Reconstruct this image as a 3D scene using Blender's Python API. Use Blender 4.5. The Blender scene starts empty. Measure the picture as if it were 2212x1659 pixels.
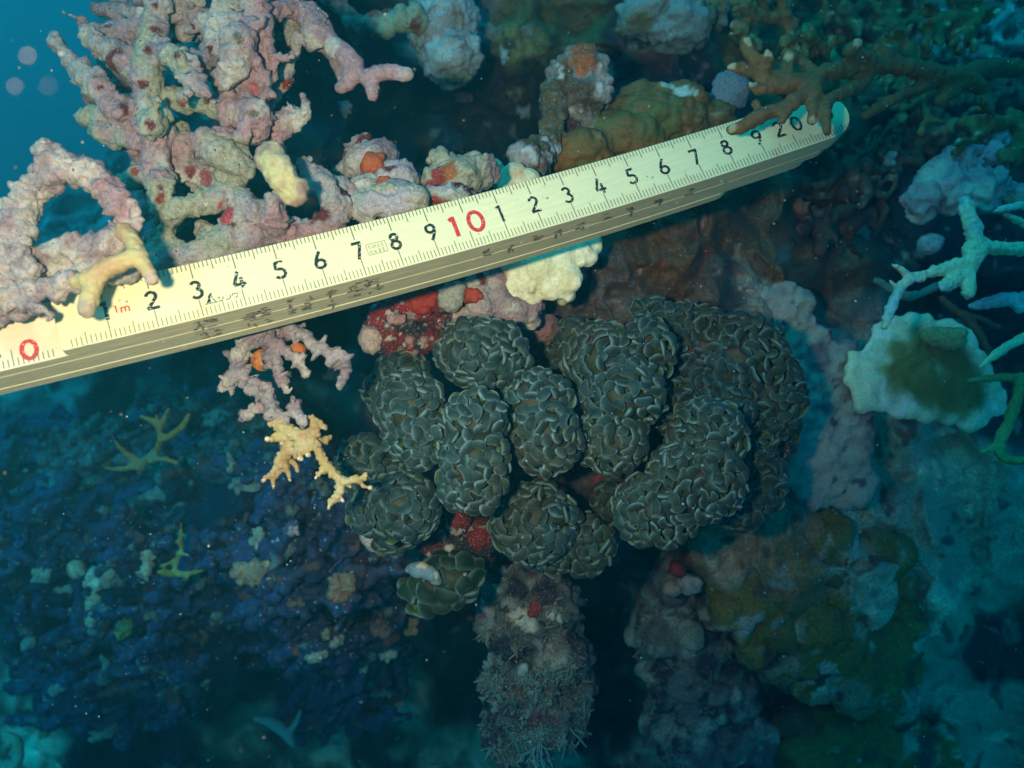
import bpy, math, random
import numpy as np
from mathutils import Vector
from mathutils.bvhtree import BVHTree

# ------------------------------------------------------------------ camera, water light, exposure
sc = bpy.context.scene
COL = sc.collection
W, H, F = 2212.0, 1659.0, 1990.8          # picture units used for all measured outlines
PITCH = math.radians(65)
cam_d = bpy.data.cameras.new("camera")
cam = bpy.data.objects.new("camera", cam_d)
COL.objects.link(cam)
cam.location = (0, 0, 0)
cam.rotation_euler = (PITCH, 0, 0)
cam_d.sensor_width = 36
cam_d.lens = 36 * F / W
cam_d.clip_start = 0.005
cam_d.clip_end = 100
cam_d.dof.use_dof = True
cam_d.dof.focus_distance = 0.27
cam_d.dof.aperture_fstop = 22
sc.camera = cam

RW = np.array([[1, 0, 0], [0, math.cos(PITCH), -math.sin(PITCH)], [0, math.sin(PITCH), math.cos(PITCH)]])
def to_world(p):                            # camera-frame centimetres -> world metres
    return (np.asarray(p) @ RW.T) * 0.01

wd = bpy.data.worlds.new("World")
sc.world = wd
wd.use_nodes = True
nt = wd.node_tree
nt.nodes.clear()
sky = nt.nodes.new("ShaderNodeTexSky")
sky.sky_type = 'NISHITA'
sky.sun_disc = False
SUN_EL, SUN_ROT = math.radians(54), math.radians(-121)
sky.sun_elevation = SUN_EL
sky.sun_rotation = SUN_ROT
tint = nt.nodes.new("ShaderNodeMixRGB")
tint.blend_type = 'MULTIPLY'
tint.inputs[0].default_value = 1
tint.inputs[2].default_value = (0.03, 0.95, 1.25, 1)   # daylight filtered by metres of sea water
bgn = nt.nodes.new("ShaderNodeBackground")
bgn.inputs[1].default_value = 0.125
outw = nt.nodes.new("ShaderNodeOutputWorld")
nt.links.new(sky.outputs[0], tint.inputs[1])
nt.links.new(tint.outputs[0], bgn.inputs[0])
nt.links.new(bgn.outputs[0], outw.inputs[0])

sun_d = bpy.data.lights.new("sun", 'SUN')
sun_d.energy = 1.0
sun_d.angle = math.radians(10)
sun_d.color = (0.04, 0.72, 1.0)
sun = bpy.data.objects.new("sun", sun_d)
COL.objects.link(sun)
sd = Vector((math.cos(SUN_EL) * math.sin(SUN_ROT), math.cos(SUN_EL) * math.cos(SUN_ROT), math.sin(SUN_EL)))
sun.rotation_euler = sd.to_track_quat('Z', 'Y').to_euler()

# the photographer's own flash, up and left of the lens
fl_d = bpy.data.lights.new("camera_flash", 'SPOT')
fl_d.energy = 5.3
fl_d.color = (1.0, 0.60, 0.42)
fl_d.spot_size = math.radians(79)
fl_d.spot_blend = 1.0
fl_d.shadow_soft_size = 0.006
fl = bpy.data.objects.new("camera_flash", fl_d)
COL.objects.link(fl)
fl.location = to_world([-4.2, 0.8, 0])
aim = to_world([-6.0, 3.2, -25])
fl.rotation_euler = (Vector(aim) - fl.location).to_track_quat('-Z', 'Y').to_euler()

sc.view_settings.view_transform = 'Standard'
sc.view_settings.look = 'None'
sc.view_settings.exposure = 0
sc.view_settings.gamma = 1
sc.cycles.max_bounces = 5
sc.cycles.volume_bounces = 0
sc.cycles.diffuse_bounces = 3
sc.cycles.sample_clamp_indirect = 4

# ------------------------------------------------------------------ numeric helpers
rng = np.random.default_rng(7)
random.seed(7)
def P(u, v, d):                              # picture position + distance (cm) -> camera-frame cm
    return np.array([(u - W / 2) / F * d, -(v - H / 2) / F * d, -d])

def _h(ix, iy, iz, s):
    n = (ix * 374761393 + iy * 668265263 + iz * 2147483647 + s * 974634777) & 0xFFFFFFFF
    n = ((n ^ (n >> 13)) * 1274126177) & 0xFFFFFFFF
    n = ((n ^ (n >> 16)) * 2246822519) & 0xFFFFFFFF
    return ((n ^ (n >> 15)) & 0xFFFF) / 32767.5 - 1.0
def noise(p, scale=1.0, seed=0):
    q = p / scale
    i = np.floor(q).astype(np.int64)
    f = q - i
    w = f * f * f * (f * (f * 6 - 15) + 10)
    r = 0
    for dx in (0, 1):
        wx = w[:, 0] if dx else 1 - w[:, 0]
        for dy in (0, 1):
            wy = w[:, 1] if dy else 1 - w[:, 1]
            for dz in (0, 1):
                wz = w[:, 2] if dz else 1 - w[:, 2]
                r = r + _h(i[:, 0] + dx, i[:, 1] + dy, i[:, 2] + dz, seed) * wx * wy * wz
    return r
ROT = np.array([[0.00, 0.80, 0.60], [-0.80, 0.36, -0.48], [-0.60, -0.48, 0.64]])
def fbm(p, scale=1.0, seed=0, octv=3, gain=0.5):
    r, a, t = 0, 1.0, 0
    for o in range(octv):
        r = r + a * noise(p, scale, seed + o)
        t += a
        a *= gain
        scale *= 0.5
        p = p @ ROT
    return r / t
def ridged(p, scale=1.0, seed=0, octv=2):
    r, a, t = 0, 1.0, 0
    for o in range(octv):
        r = r + a * (1 - 2 * np.abs(noise(p, scale, seed + o)))
        t += a
        a *= 0.5
        scale *= 0.5
        p = p @ ROT
    return r / t
def sstep(x, a, b):
    t = np.clip((x - a) / (b - a), 0, 1)
    return t * t * (3 - 2 * t)

# ------------------------------------------------------------------ object helpers
def new_mesh(name, p, faces, col=None, mats=None, midx=None, smooth=True, origin=None):
    """p in camera-frame cm; faces: list of index tuples or (n,k) array; returns (mesh, origin)"""
    w = to_world(p)
    if origin is None:
        origin = np.array([w[:, 0].mean(), w[:, 1].mean(), w[:, 2].min()])
    me = bpy.data.meshes.new(name)
    if isinstance(faces, np.ndarray):
        k = faces.shape[1]
        me.vertices.add(len(w))
        me.vertices.foreach_set('co', (w - origin).astype(np.float32).ravel())
        me.loops.add(faces.size)
        me.loops.foreach_set('vertex_index', faces.astype(np.int32).ravel())
        me.polygons.add(len(faces))
        me.polygons.foreach_set('loop_start', (np.arange(len(faces)) * k).astype(np.int32))
        me.update(calc_edges=True)
    else:
        me.from_pydata((w - origin).tolist(), [], faces)
        me.update()
    if smooth:
        me.polygons.foreach_set('use_smooth', np.ones(len(me.polygons), bool))
    if col is not None:
        a = me.attributes.new('Col', 'FLOAT_COLOR', 'POINT')
        c = np.ones((len(w), 4), np.float32)
        c[:, :3] = col
        a.data.foreach_set('color', c.ravel())
    for m in (mats or []):
        me.materials.append(m)
    if midx is not None:
        me.polygons.foreach_set('material_index', np.asarray(midx, np.int32))
    return me, origin

def tag(o, label=None, cat=None, group=None, kind=None):
    if label: o['label'] = label
    if cat: o['category'] = cat
    if group: o['group'] = group
    if kind: o['kind'] = kind
    return o
def thing(name, at_cam, label, cat, group=None):
    o = bpy.data.objects.new(name, None)
    COL.objects.link(o)
    o.empty_display_size = 0.01
    o.location = to_world(at_cam)
    return tag(o, label, cat, group)
def link(name, me, origin, parent=None):
    o = bpy.data.objects.new(name, me)
    COL.objects.link(o)
    off = Vector(origin)
    q = parent
    while q is not None:
        off = off - q.location
        q = q.parent
    o.location = off
    o.parent = parent
    return o

ICO = {}
def ico(level):
    if level not in ICO:
        import bmesh
        bm = bmesh.new()
        bmesh.ops.create_icosphere(bm, subdivisions=level, radius=1)
        v = np.array([x.co[:] for x in bm.verts])
        f = np.array([[x.index for x in q.verts] for q in bm.faces])
        bm.free()
        ICO[level] = (v, f)
    return ICO[level]

def spline(pts, step):
    """pts (n,4) = xyz r ; Catmull-Rom sampled so spheres overlap"""
    pts = np.asarray(pts, float)
    if len(pts) == 1: return pts
    ext = np.vstack([2 * pts[0] - pts[1], pts, 2 * pts[-1] - pts[-2]])
    out = []
    for i in range(1, len(ext) - 2):
        a, b, c, d = ext[i - 1], ext[i], ext[i + 1], ext[i + 2]
        L = np.linalg.norm(c[:3] - b[:3])
        n = max(2, int(L / (step * min(b[3], c[3]))) + 1)
        for t in np.linspace(0, 1, n, endpoint=False):
            q = 0.5 * ((2 * b) + (-a + c) * t + (2 * a - 5 * b + 4 * c - d) * t * t + (-a + 3 * b - 3 * c + d) * t ** 3)
            q[3] = b[3] + (c[3] - b[3]) * t
            out.append(q)
    out.append(pts[-1])
    return np.array(out)

def uvr(tube, d0=None):
    """[(u,v,d,r_px)] -> camera-frame xyz r"""
    o = []
    for t in tube:
        u, v, d, r = t
        o.append([*P(u, v, d), r * d / F])
    return o

_tmp = bpy.data.meshes.new('tmp')
def remesh(spheres, ells, vox, smooth=2):
    """spheres (n,4), ells list of (center, 3x3 axes matrix) -> verts, quads in cm"""
    v, f = ico(2)
    V, Fc, n = [], [], 0
    for s in spheres:
        V.append(v * s[3] + s[:3]); Fc.append(f + n); n += len(v)
    v3, f3 = ico(3)
    for c, A in ells:
        V.append(v3 @ np.asarray(A).T + c); Fc.append(f3 + n); n += len(v3)
    V = np.vstack(V); Fc = np.vstack(Fc)
    me = bpy.data.meshes.new('tmp_remesh')
    me.vertices.add(len(V)); me.vertices.foreach_set('co', V.astype(np.float32).ravel())
    me.loops.add(Fc.size); me.loops.foreach_set('vertex_index', Fc.astype(np.int32).ravel())
    me.polygons.add(len(Fc)); me.polygons.foreach_set('loop_start', (np.arange(len(Fc)) * 3).astype(np.int32))
    me.update(calc_edges=True)
    o = bpy.data.objects.new('tmp_remesh', me)
    COL.objects.link(o)
    m = o.modifiers.new('r', 'REMESH'); m.mode = 'VOXEL'; m.voxel_size = vox
    if smooth:
        s = o.modifiers.new('s', 'SMOOTH'); s.iterations = smooth; s.factor = 0.5
    dg = bpy.context.evaluated_depsgraph_get()
    e = o.evaluated_get(dg); em = e.to_mesh()
    nv = len(em.vertices)
    co = np.empty(nv * 3, np.float32); em.vertices.foreach_get('co', co)
    no = np.empty(nv * 3, np.float32); em.vertices.foreach_get('normal', no)
    ls = np.empty(len(em.loops), np.int32); em.loops.foreach_get('vertex_index', ls)
    e.to_mesh_clear()
    bpy.data.objects.remove(o); bpy.data.meshes.remove(me)
    return co.reshape(-1, 3).astype(float), no.reshape(-1, 3).astype(float), ls.reshape(-1, 4)

def largest(nv, f):
    """vertex mask of the biggest connected piece"""
    lab = np.arange(nv)
    while True:
        m = lab[f].min(1); new = lab.copy()
        for k in range(f.shape[1]): np.minimum.at(new, f[:, k], m)
        new = new[new]
        if (new == lab).all(): break
        lab = new
    c = np.bincount(lab, minlength=nv)
    return lab == c.argmax(), (c > 0).sum()
BVHS = []
def organic(name, mat, tubes=(), balls=(), vox=0.08, disp=(), col=None, jit=0.12, parent=None, smooth=2,
            label=None, cat=None, group=None, kind=None, xyz=False, step=0.35, seed=0, bvh=True, drape=None, many=False):
    """one fused body grown from tapered limbs. disp: (scale, amp, seed, type). col: fn(p, n)->rgb"""
    S = []
    for t in tubes:
        q = spline(t if xyz else uvr(t), step)
        r_ = random.Random(seed + len(S))
        for row in q:
            row = row.copy(); row[3] *= 1 + jit * r_.uniform(-1, 1); row[:3] += row[3] * jit * np.array([r_.uniform(-1, 1) for _ in range(3)])
            S.append(row)
    p, n, f = remesh(S, list(balls), vox, smooth)
    if not many:
        keep, nc = largest(len(p), f)
        if nc > 1:
            if keep.sum() < .9 * len(p): print('PIECES', name, label, nc, round(keep.sum() / len(p), 2))
            idx = np.cumsum(keep) - 1; fm = keep[f[:, 0]]
            f = idx[f[fm]]; p = p[keep]; n = n[keep]
    base = p.copy()
    for (s, a, sd_, ty) in disp:
        if ty == 'r': h = ridged(base, s, sd_)
        elif ty == 'p': h = -sstep(noise(base, s, sd_), 0.35, 0.75)      # pits
        elif ty == 's': h = sstep(noise(base, s, sd_), 0.30, 0.85)       # spiky tufts
        elif ty == 'b': h = np.abs(noise(base, s, sd_)) * 2 - 0.5         # bumps
        else: h = fbm(base, s, sd_)
        p = p + n * (a * h)[:, None]
    c = col(base, n) if col is not None else np.full((len(p), 3), 0.3)
    me, og = new_mesh(name, p, f, c, [mat])
    if drape is not None: drape(me)
    o = link(name, me, og, parent)
    if bvh: BVHS.append((p, f))
    if label or kind: tag(o, label, cat, group, kind)
    return o

def paint(layers, base, spots=()):
    """base colour, then (colour, scale, threshold, soft, seed) layers, then (xyz, radius, colour) spots"""
    def fn(p, n):
        c = np.tile(np.array(base, float), (len(p), 1))
        for (cc, s, th, so, sd_) in layers:
            m = sstep(fbm(p, s, sd_), th - so, th + so)[:, None]
            c = c * (1 - m) + np.array(cc) * m
        for (x, r, cc) in spots:
            if isinstance(x, tuple):                     # find the nearest surface point there
                d0 = -p[:, 2]; uu = p[:, 0] / d0 * F + W / 2; vv = -p[:, 1] / d0 * F + H / 2
                m_ = (uu - x[0]) ** 2 + (vv - x[1]) ** 2 < (max(r * .5, 5)) ** 2
                if not m_.any(): continue
                ii = np.where(m_)[0][np.argmin(d0[m_])]
                x, r = p[ii], r * d0[ii] / F
            dd = np.linalg.norm(p - x, axis=1) * (1 + 0.35 * noise(p, r * 0.6, 5))
            m = (1 - sstep(dd, r * (0.75 if r < .5 else .45), r * (1 if r < .5 else 1.2)))[:, None]
            c = c * (1 - m) + np.array(cc) * m
        return np.clip(c, 0.002, 0.95)
    return fn

# ------------------------------------------------------------------ materials
def node_mat(name):
    m = bpy.data.materials.new(name); m.use_nodes = True
    t = m.node_tree; b = t.nodes['Principled BSDF']
    return m, t, b
def organic_mat(name, rough=0.8, fine=14, var=0.5, bump=0.35, bscale=9, speck=None, sheen=0, sss=0, spec=0.3):
    """vertex colour broken up by fine noise; scales are per centimetre"""
    m, t, b = node_mat(name)
    N, L = t.nodes.new, t.links.new
    tc = N('ShaderNodeTexCoord')
    mp = N('ShaderNodeMapping'); mp.inputs['Scale'].default_value = (100, 100, 100)
    L(tc.outputs['Object'], mp.inputs[0])
    at = N('ShaderNodeAttribute'); at.attribute_name = 'Col'
    n1 = N('ShaderNodeTexNoise'); n1.inputs['Scale'].default_value = fine; n1.inputs['Detail'].default_value = 5
    n1.inputs['Roughness'].default_value = 0.65
    L(mp.outputs[0], n1.inputs['Vector'])
    mr = N('ShaderNodeMapRange'); mr.inputs[1].default_value = 0.3; mr.inputs[2].default_value = 0.7
    mr.inputs[3].default_value = 1 - var; mr.inputs[4].default_value = 1 + var
    L(n1.outputs[0], mr.inputs[0])
    mu = N('ShaderNodeVectorMath'); mu.operation = 'SCALE'
    L(at.outputs['Color'], mu.inputs[0]); L(mr.outputs[0], mu.inputs['Scale'])
    last = mu.outputs[0]
    if speck:
        for (cc, s, th, so) in speck:
            n2 = N('ShaderNodeTexNoise'); n2.inputs['Scale'].default_value = s; n2.inputs['Detail'].default_value = 3
            L(mp.outputs[0], n2.inputs['Vector'])
            m2 = N('ShaderNodeMapRange'); m2.inputs[1].default_value = th - so; m2.inputs[2].default_value = th + so
            L(n2.outputs[0], m2.inputs[0])
            mx = N('ShaderNodeMixRGB'); mx.inputs[2].default_value = (*cc, 1)
            L(m2.outputs[0], mx.inputs[0]); L(last, mx.inputs[1]); last = mx.outputs[0]
    L(last, b.inputs['Base Color'])
    n3 = N('ShaderNodeTexNoise'); n3.inputs['Scale'].default_value = bscale; n3.inputs['Detail'].default_value = 6
    n3.inputs['Roughness'].default_value = 0.7
    L(mp.outputs[0], n3.inputs['Vector'])
    bp = N('ShaderNodeBump'); bp.inputs['Strength'].default_value = bump; bp.inputs['Distance'].default_value = 0.001
    L(n3.outputs[0], bp.inputs['Height']); L(bp.outputs[0], b.inputs['Normal'])
    b.inputs['Roughness'].default_value = rough
    b.inputs['Specular IOR Level'].default_value = spec
    if sheen:
        b.inputs['Sheen Weight'].default_value = sheen; b.inputs['Sheen Roughness'].default_value = 0.35
    if sss:
        b.inputs['Subsurface Weight'].default_value = sss
        b.inputs['Subsurface Radius'].default_value = (0.002, 0.002, 0.0015)
        b.inputs['Subsurface Scale'].default_value = 0.6
    return m
M_dead = organic_mat('encrusted_skeleton', bump=0.8, bscale=11, fine=9, var=0.38,
                     speck=[((0.52, 0.49, 0.42), 26, 0.66, 0.04), ((0.08, 0.045, 0.05), 10, 0.70, 0.04), ((0.10, 0.02, 0.015), 9, 0.71, 0.03)])
M_rock = organic_mat('reef_rock', bump=0.9, bscale=6, fine=8, var=0.55,
                     speck=[((0.42, 0.40, 0.36), 14, 0.71, 0.03), ((0.03, 0.025, 0.03), 5, 0.70, 0.05)])
M_thicket = organic_mat('encrusted_thicket', bump=0.6, bscale=5, fine=4, var=0.5,
                        speck=[((0.34, 0.34, 0.28), 4.5, 0.675, 0.02), ((0.10,0.035,0.03), 3.0, 0.68, 0.03)])
M_live = organic_mat('living_coral_skin', bump=0.35, bscale=22, fine=10, var=0.14, sss=0.15, rough=0.6,
                     speck=[((0.85, 0.75, 0.55), 34, 0.70, 0.03)])
M_live_far = organic_mat('living_coral_far', bump=0.4, bscale=14, fine=9, var=0.3, rough=0.7)
M_tip = organic_mat('tentacle_skin', bump=0.05, bscale=20, fine=8, var=0.2, sheen=0.1, sss=0.12, rough=0.62, spec=0.18)
M_flesh = organic_mat('coral_flesh', bump=0.2, bscale=6, fine=5, var=0.35, rough=0.6)
M_sponge = organic_mat('sponge', bump=0.4, bscale=12, fine=12, var=0.35, rough=0.6)
M_pale = organic_mat('pale_crust', bump=0.5, bscale=8, fine=9, var=0.22, rough=0.75)
M_seabed = organic_mat('seabed_sand', bump=0.5, bscale=2, fine=1.5, var=0.5)

# ------------------------------------------------------------------ open water, seabed, haze
def seabed():
    n = 90
    g = np.linspace(-1, 1, n)
    g = np.sign(g) * np.abs(g) ** 2.2
    X, Y = np.meshgrid(g * 9.0, g * 9.0 + 5.0)
    x, y = X.ravel(), Y.ravel()
    z = -1.9 + 0.12 * noise(np.stack([x, y, 0 * x], 1), 1.1, 4) + 0.05 * noise(np.stack([x, y, 0 * x], 1), 0.3, 6)
    w = np.stack([x, y, z], 1)
    i = np.arange(n * n).reshape(n, n)
    f = np.stack([i[:-1, :-1], i[:-1, 1:], i[1:, 1:], i[1:, :-1]], -1).reshape(-1, 4)
    p = (w * 100) @ RW                       # back to camera frame
    me, og = new_mesh('seabed', p, f, np.full((n * n, 3), (0.16, 0.15, 0.12)), [M_seabed])
    tag(link('seabed', me, og), kind='structure')
seabed()

# ------------------------------------------------------------------ folding ruler
RR = np.array([[0.91754, -0.36943, 0.1471], [0.2966, 0.88224, 0.36562], [-0.26485, -0.29184, 0.91907]])
RT = np.array([-10.1185, 0.661, -21.3475])
CS = np.array([-0.227004, 0.103889, -0.012673, 0.000427, 0.027583])
CT = np.array([0.193791, -0.051655, 0.002179, 2e-05, 0.009458])
def rule(s, t, n):
    """ruler coordinates (cm along, across, out of the face), with the slight bow of the old wood"""
    s, t, n = np.broadcast_arrays(np.asarray(s, float), t, n)
    sc_ = np.clip(s, 0.5, 20)
    def poly(c): return c[0] + c[1] * sc_ + c[2] * sc_ ** 2 + c[3] * sc_ ** 3 + c[4] * t
    def dpoly(c): return c[1] + 2 * c[2] * sc_ + 3 * c[3] * sc_ ** 2
    ds = poly(CS) + (s - sc_) * dpoly(CS); dt = poly(CT) + (s - sc_) * dpoly(CT)
    X = np.stack([s + ds, t + dt, n], -1)
    return X @ RR.T + RT

def wood_mat(name, colr, edge=False):
    m, t, b = node_mat(name)
    N, L = t.nodes.new, t.links.new
    at = N('ShaderNodeAttribute'); at.attribute_name = 'rs'; 
    mp = N('ShaderNodeMapping'); mp.inputs['Scale'].default_value = (1.3, 10, 26 if edge else 10)
    L(at.outputs['Vector'], mp.inputs[0])
    n1 = N('ShaderNodeTexNoise'); n1.inputs['Scale'].default_value = 1.0; n1.inputs['Detail'].default_value = 6
    L(mp.outputs[0], n1.inputs['Vector'])
    cr = N('ShaderNodeValToRGB')
    cr.color_ramp.elements[0].position = 0.3; cr.color_ramp.elements[1].position = 0.72
    lo = 0.68 if edge else 0.88
    cr.color_ramp.elements[0].color = (*[c * lo for c in colr], 1); cr.color_ramp.elements[1].color = (*colr, 1)
    L(n1.outputs[0], cr.inputs[0])
    n2 = N('ShaderNodeTexNoise'); n2.inputs['Scale'].default_value = 7; n2.inputs['Detail'].default_value = 4
    L(at.outputs['Vector'], n2.inputs['Vector'])
    m2 = N('ShaderNodeMapRange'); m2.inputs[1].default_value = 0.74; m2.inputs[2].default_value = 0.78
    L(n2.outputs[0], m2.inputs[0])
    mx = N('ShaderNodeMixRGB'); mx.inputs[2].default_value = (0.30, 0.24, 0.13, 1)
    L(m2.outputs[0], mx.inputs[0]); L(cr.outputs[0], mx.inputs[1]); L(mx.outputs[0], b.inputs['Base Color'])
    bp = N('ShaderNodeBump'); bp.inputs['Strength'].default_value = 0.5 if edge else 0.12; bp.inputs['Distance'].default_value = 0.0004
    L(n1.outputs[0], bp.inputs['Height']); L(bp.outputs[0], b.inputs['Normal'])
    b.inputs['Roughness'].default_value = 0.55
    return m
M_face = wood_mat('cream_lacquer', (0.80, 0.74, 0.42))
M_face_low = wood_mat('cream_lacquer_worn', (0.80, 0.66, 0.42))
M_edge = wood_mat('worn_wood_edge', (0.62, 0.55, 0.33), True)
def ink_mat(name, colr, thr=0.62, sc_=9.0, squash=1.0):
    m, t, b = node_mat(name)
    N, L = t.nodes.new, t.links.new
    at = N('ShaderNodeAttribute'); at.attribute_name = 'rs'
    mp = N('ShaderNodeMapping'); mp.inputs['Rotation'].default_value = (0, 0, 0.9); mp.inputs['Scale'].default_value = (1.0, 2.6 * squash, 2)
    L(at.outputs['Vector'], mp.inputs[0])
    n1 = N('ShaderNodeTexNoise'); n1.inputs['Scale'].default_value = sc_; n1.inputs['Detail'].default_value = 3
    L(mp.outputs[0], n1.inputs['Vector'])
    m1 = N('ShaderNodeMapRange'); m1.inputs[1].default_value = thr - 0.02; m1.inputs[2].default_value = thr + 0.02
    L(n1.outputs[0], m1.inputs[0])
    mx = N('ShaderNodeMixRGB'); mx.inputs[1].default_value = (*colr, 1); mx.inputs[2].default_value = (0.72, 0.69, 0.45, 1)
    L(m1.outputs[0], mx.inputs[0]); L(mx.outputs[0], b.inputs['Base Color'])
    b.inputs['Roughness'].default_value = 0.5
    return m
M_ink = ink_mat('worn_black_ink', (0.012, 0.016, 0.018))
M_tick = ink_mat('faded_tick_ink', (0.09, 0.11, 0.08), 0.72, 3)
M_red = ink_mat('worn_red_ink', (0.62, 0.03, 0.035), 0.66)
M_smudge = ink_mat('smudged_edge_print', (0.05, 0.055, 0.045), 0.50, 7, 1.6)
for nd in M_smudge.node_tree.nodes:
    if nd.type == 'MIX_RGB': nd.inputs[2].default_value = (0.36, 0.32, 0.21, 1)

def rs_attr(me, stn):
    a = me.attributes.new('rs', 'FLOAT_VECTOR', 'POINT')
    a.data.foreach_set('vector', np.asarray(stn, np.float32).ravel())

ruler = thing('folding_ruler', rule(9.0, 0.7, -1.5), 'folded cream wooden measuring rule lying slanted across the reef above the grey coral heads', 'ruler')
TH, GAP = 0.296, 0.004
def slat(k, s0, s1, r0, r1, tlo=0.0, thi=1.5, worn=False):
    """rounded-end slat k of the folded stack"""
    top = -k * (TH + GAP); bot = top - TH
    pts = []
    def end(sx, r, sgn):
        o = []
        for a in np.linspace(-90, 90, 13):
            o.append((sx + sgn * (math.cos(math.radians(a)) * r - r), (tlo + r if a < 0 else thi - r) + r * math.sin(math.radians(a))))
        return o
    right = end(s1, r1, 1); left = end(s0, r0, -1)[::-1]
    mid_b = [(s, tlo) for s in np.linspace(s0 + r0 + .3, s1 - r1 - .3, 26)]
    mid_t = [(s, thi) for s in np.linspace(s1 - r1 - .3, s0 + r0 + .3, 26)]
    loop = mid_b + right + mid_t + left
    n = len(loop); bv = 0.009
    cs = np.array([(s0 + s1) / 2, (tlo + thi) / 2])
    lp = np.array(loop)
    # inward offset for the tiny edge rounding
    d = np.roll(lp, -1, 0) - np.roll(lp, 1, 0); nn = np.stack([d[:, 1], -d[:, 0]], 1); nn /= np.linalg.norm(nn, axis=1)[:, None] + 1e-9
    rings = [(lp - nn * bv, top), (lp - nn * bv * .3, top - bv * .3), (lp, top - bv), (lp, bot + bv), (lp - nn * bv * .3, bot + bv * .3), (lp - nn * bv, bot)]
    stn = np.vstack([np.column_stack([a, np.full(n, z)]) for a, z in rings])
    faces, mi = [], []
    for r in range(5):
        for i in range(n):
            j = (i + 1) % n
            faces.append((r * n + i, (r + 1) * n + i, (r + 1) * n + j, r * n + j)); mi.append(1)
    # caps as strips between lower and upper long sides
    def cap(off, flip, m):
        a = list(range(0, n)); i, j = 0, n - 1
        b26 = 26
        # order: bottom side + right end lower half = first half ; rest reversed
        h = n // 2 
        first = [(x) % n for x in range(-7, h - 7)]
        sec = [(-8 - x) % n for x in range(0, h)]
        for q in range(h - 1):
            f = (off + first[q], off + first[q + 1], off + sec[q + 1], off + sec[q])
            faces.append(f if not flip else f[::-1]); mi.append(m)
    cap(0, False, 0); cap(5 * n, True, 1)
    p = rule(stn[:, 0], stn[:, 1], stn[:, 2])
    me, og = new_mesh('slat', p, faces, None, [M_face_low if worn else M_face, M_edge], mi, smooth=False)
    rs_attr(me, stn)
    BVHS.append((p, faces))
    return link('slat', me, og, ruler)
top_slat = slat(0, -0.03, 21.95, 0.10, 0.75)
second = slat(1, -6.2, 21.85, 0.6, 0.7, 0.004, 1.495, worn=True)
slat(2, -5.9, 21.6, 0.7, 0.7, -0.004, 1.5)
slat(3, -6.0, 21.1, 0.7, 0.7, 0.004, 1.5)
slat(4, -5.5, 18.6, 0.7, 0.7, -0.012, 1.48)
# rivets through the far end
def rivet():
    a = np.linspace(0, 2 * np.pi, 25)[:-1]
    rr_ = [(0.17, 0.0), (0.16, 0.02), (0.10, 0.035), (0.0, 0.04)]
    stn = np.vstack([np.column_stack([21.3 + r * np.cos(a), 0.75 + r * np.sin(a), np.full(24, h)]) for r, h in rr_])
    fc = [(r * 24 + i, r * 24 + (i + 1) % 24, (r + 1) * 24 + (i + 1) % 24, (r + 1) * 24 + i) for r in range(3) for i in range(24)]
    m, t, b = node_mat('tarnished_brass'); b.inputs['Base Color'].default_value = (0.10, 0.16, 0.07, 1); b.inputs['Metallic'].default_value = 0.4; b.inputs['Roughness'].default_value = 0.6
    me, og = new_mesh('rivet', rule(stn[:, 0], stn[:, 1], stn[:, 2]), fc, None, [m])
    link('rivet', me, og, ruler)
rivet()

class Ink:
    def __init__(s): s.v = []; s.f = []; s.z = 0
    def quad(s, q):
        b = len(s.v); s.v += [(x, y, s.h + s.z) for x, y in q]; s.f.append(tuple(range(b, b + len(q))))
    def stroke(s, pts, w):
        """ribbon along pts (in s,t) of width w"""
        p = np.array(pts, float); n = len(p)
        d = np.gradient(p, axis=0) if n > 2 else np.array([p[1] - p[0]] * 2)
        d /= np.linalg.norm(d, axis=1)[:, None] + 1e-9
        nn = np.stack([-d[:, 1], d[:, 0]], 1) * w / 2
        s.z += 0.00012
        b = len(s.v)
        for i in range(n):
            s.v.append((*(p[i] - nn[i]), s.h + s.z)); s.v.append((*(p[i] + nn[i]), s.h + s.z))
        for i in range(n - 1):
            s.f.append((b + 2 * i, b + 2 * i + 2, b + 2 * i + 3, b + 2 * i + 1))
    def build(s, name, mat, parent, onside=False):
        v = np.array(s.v)
        p = rule(v[:, 0], v[:, 1], v[:, 2])
        if onside: p = rule(v[:, 0], -0.024 - v[:, 2], v[:, 1])
        me, og = new_mesh(name, p, s.f, None, [mat], smooth=False)
        rs_attr(me, v)
        return link(name, me, og, parent)
def arc(cx, cy, rx, ry, a0, a1, n=18):
    a = np.radians(np.linspace(a0, a1, n)); return [(cx + rx * math.cos(x), cy + ry * math.sin(x)) for x in a]
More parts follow.
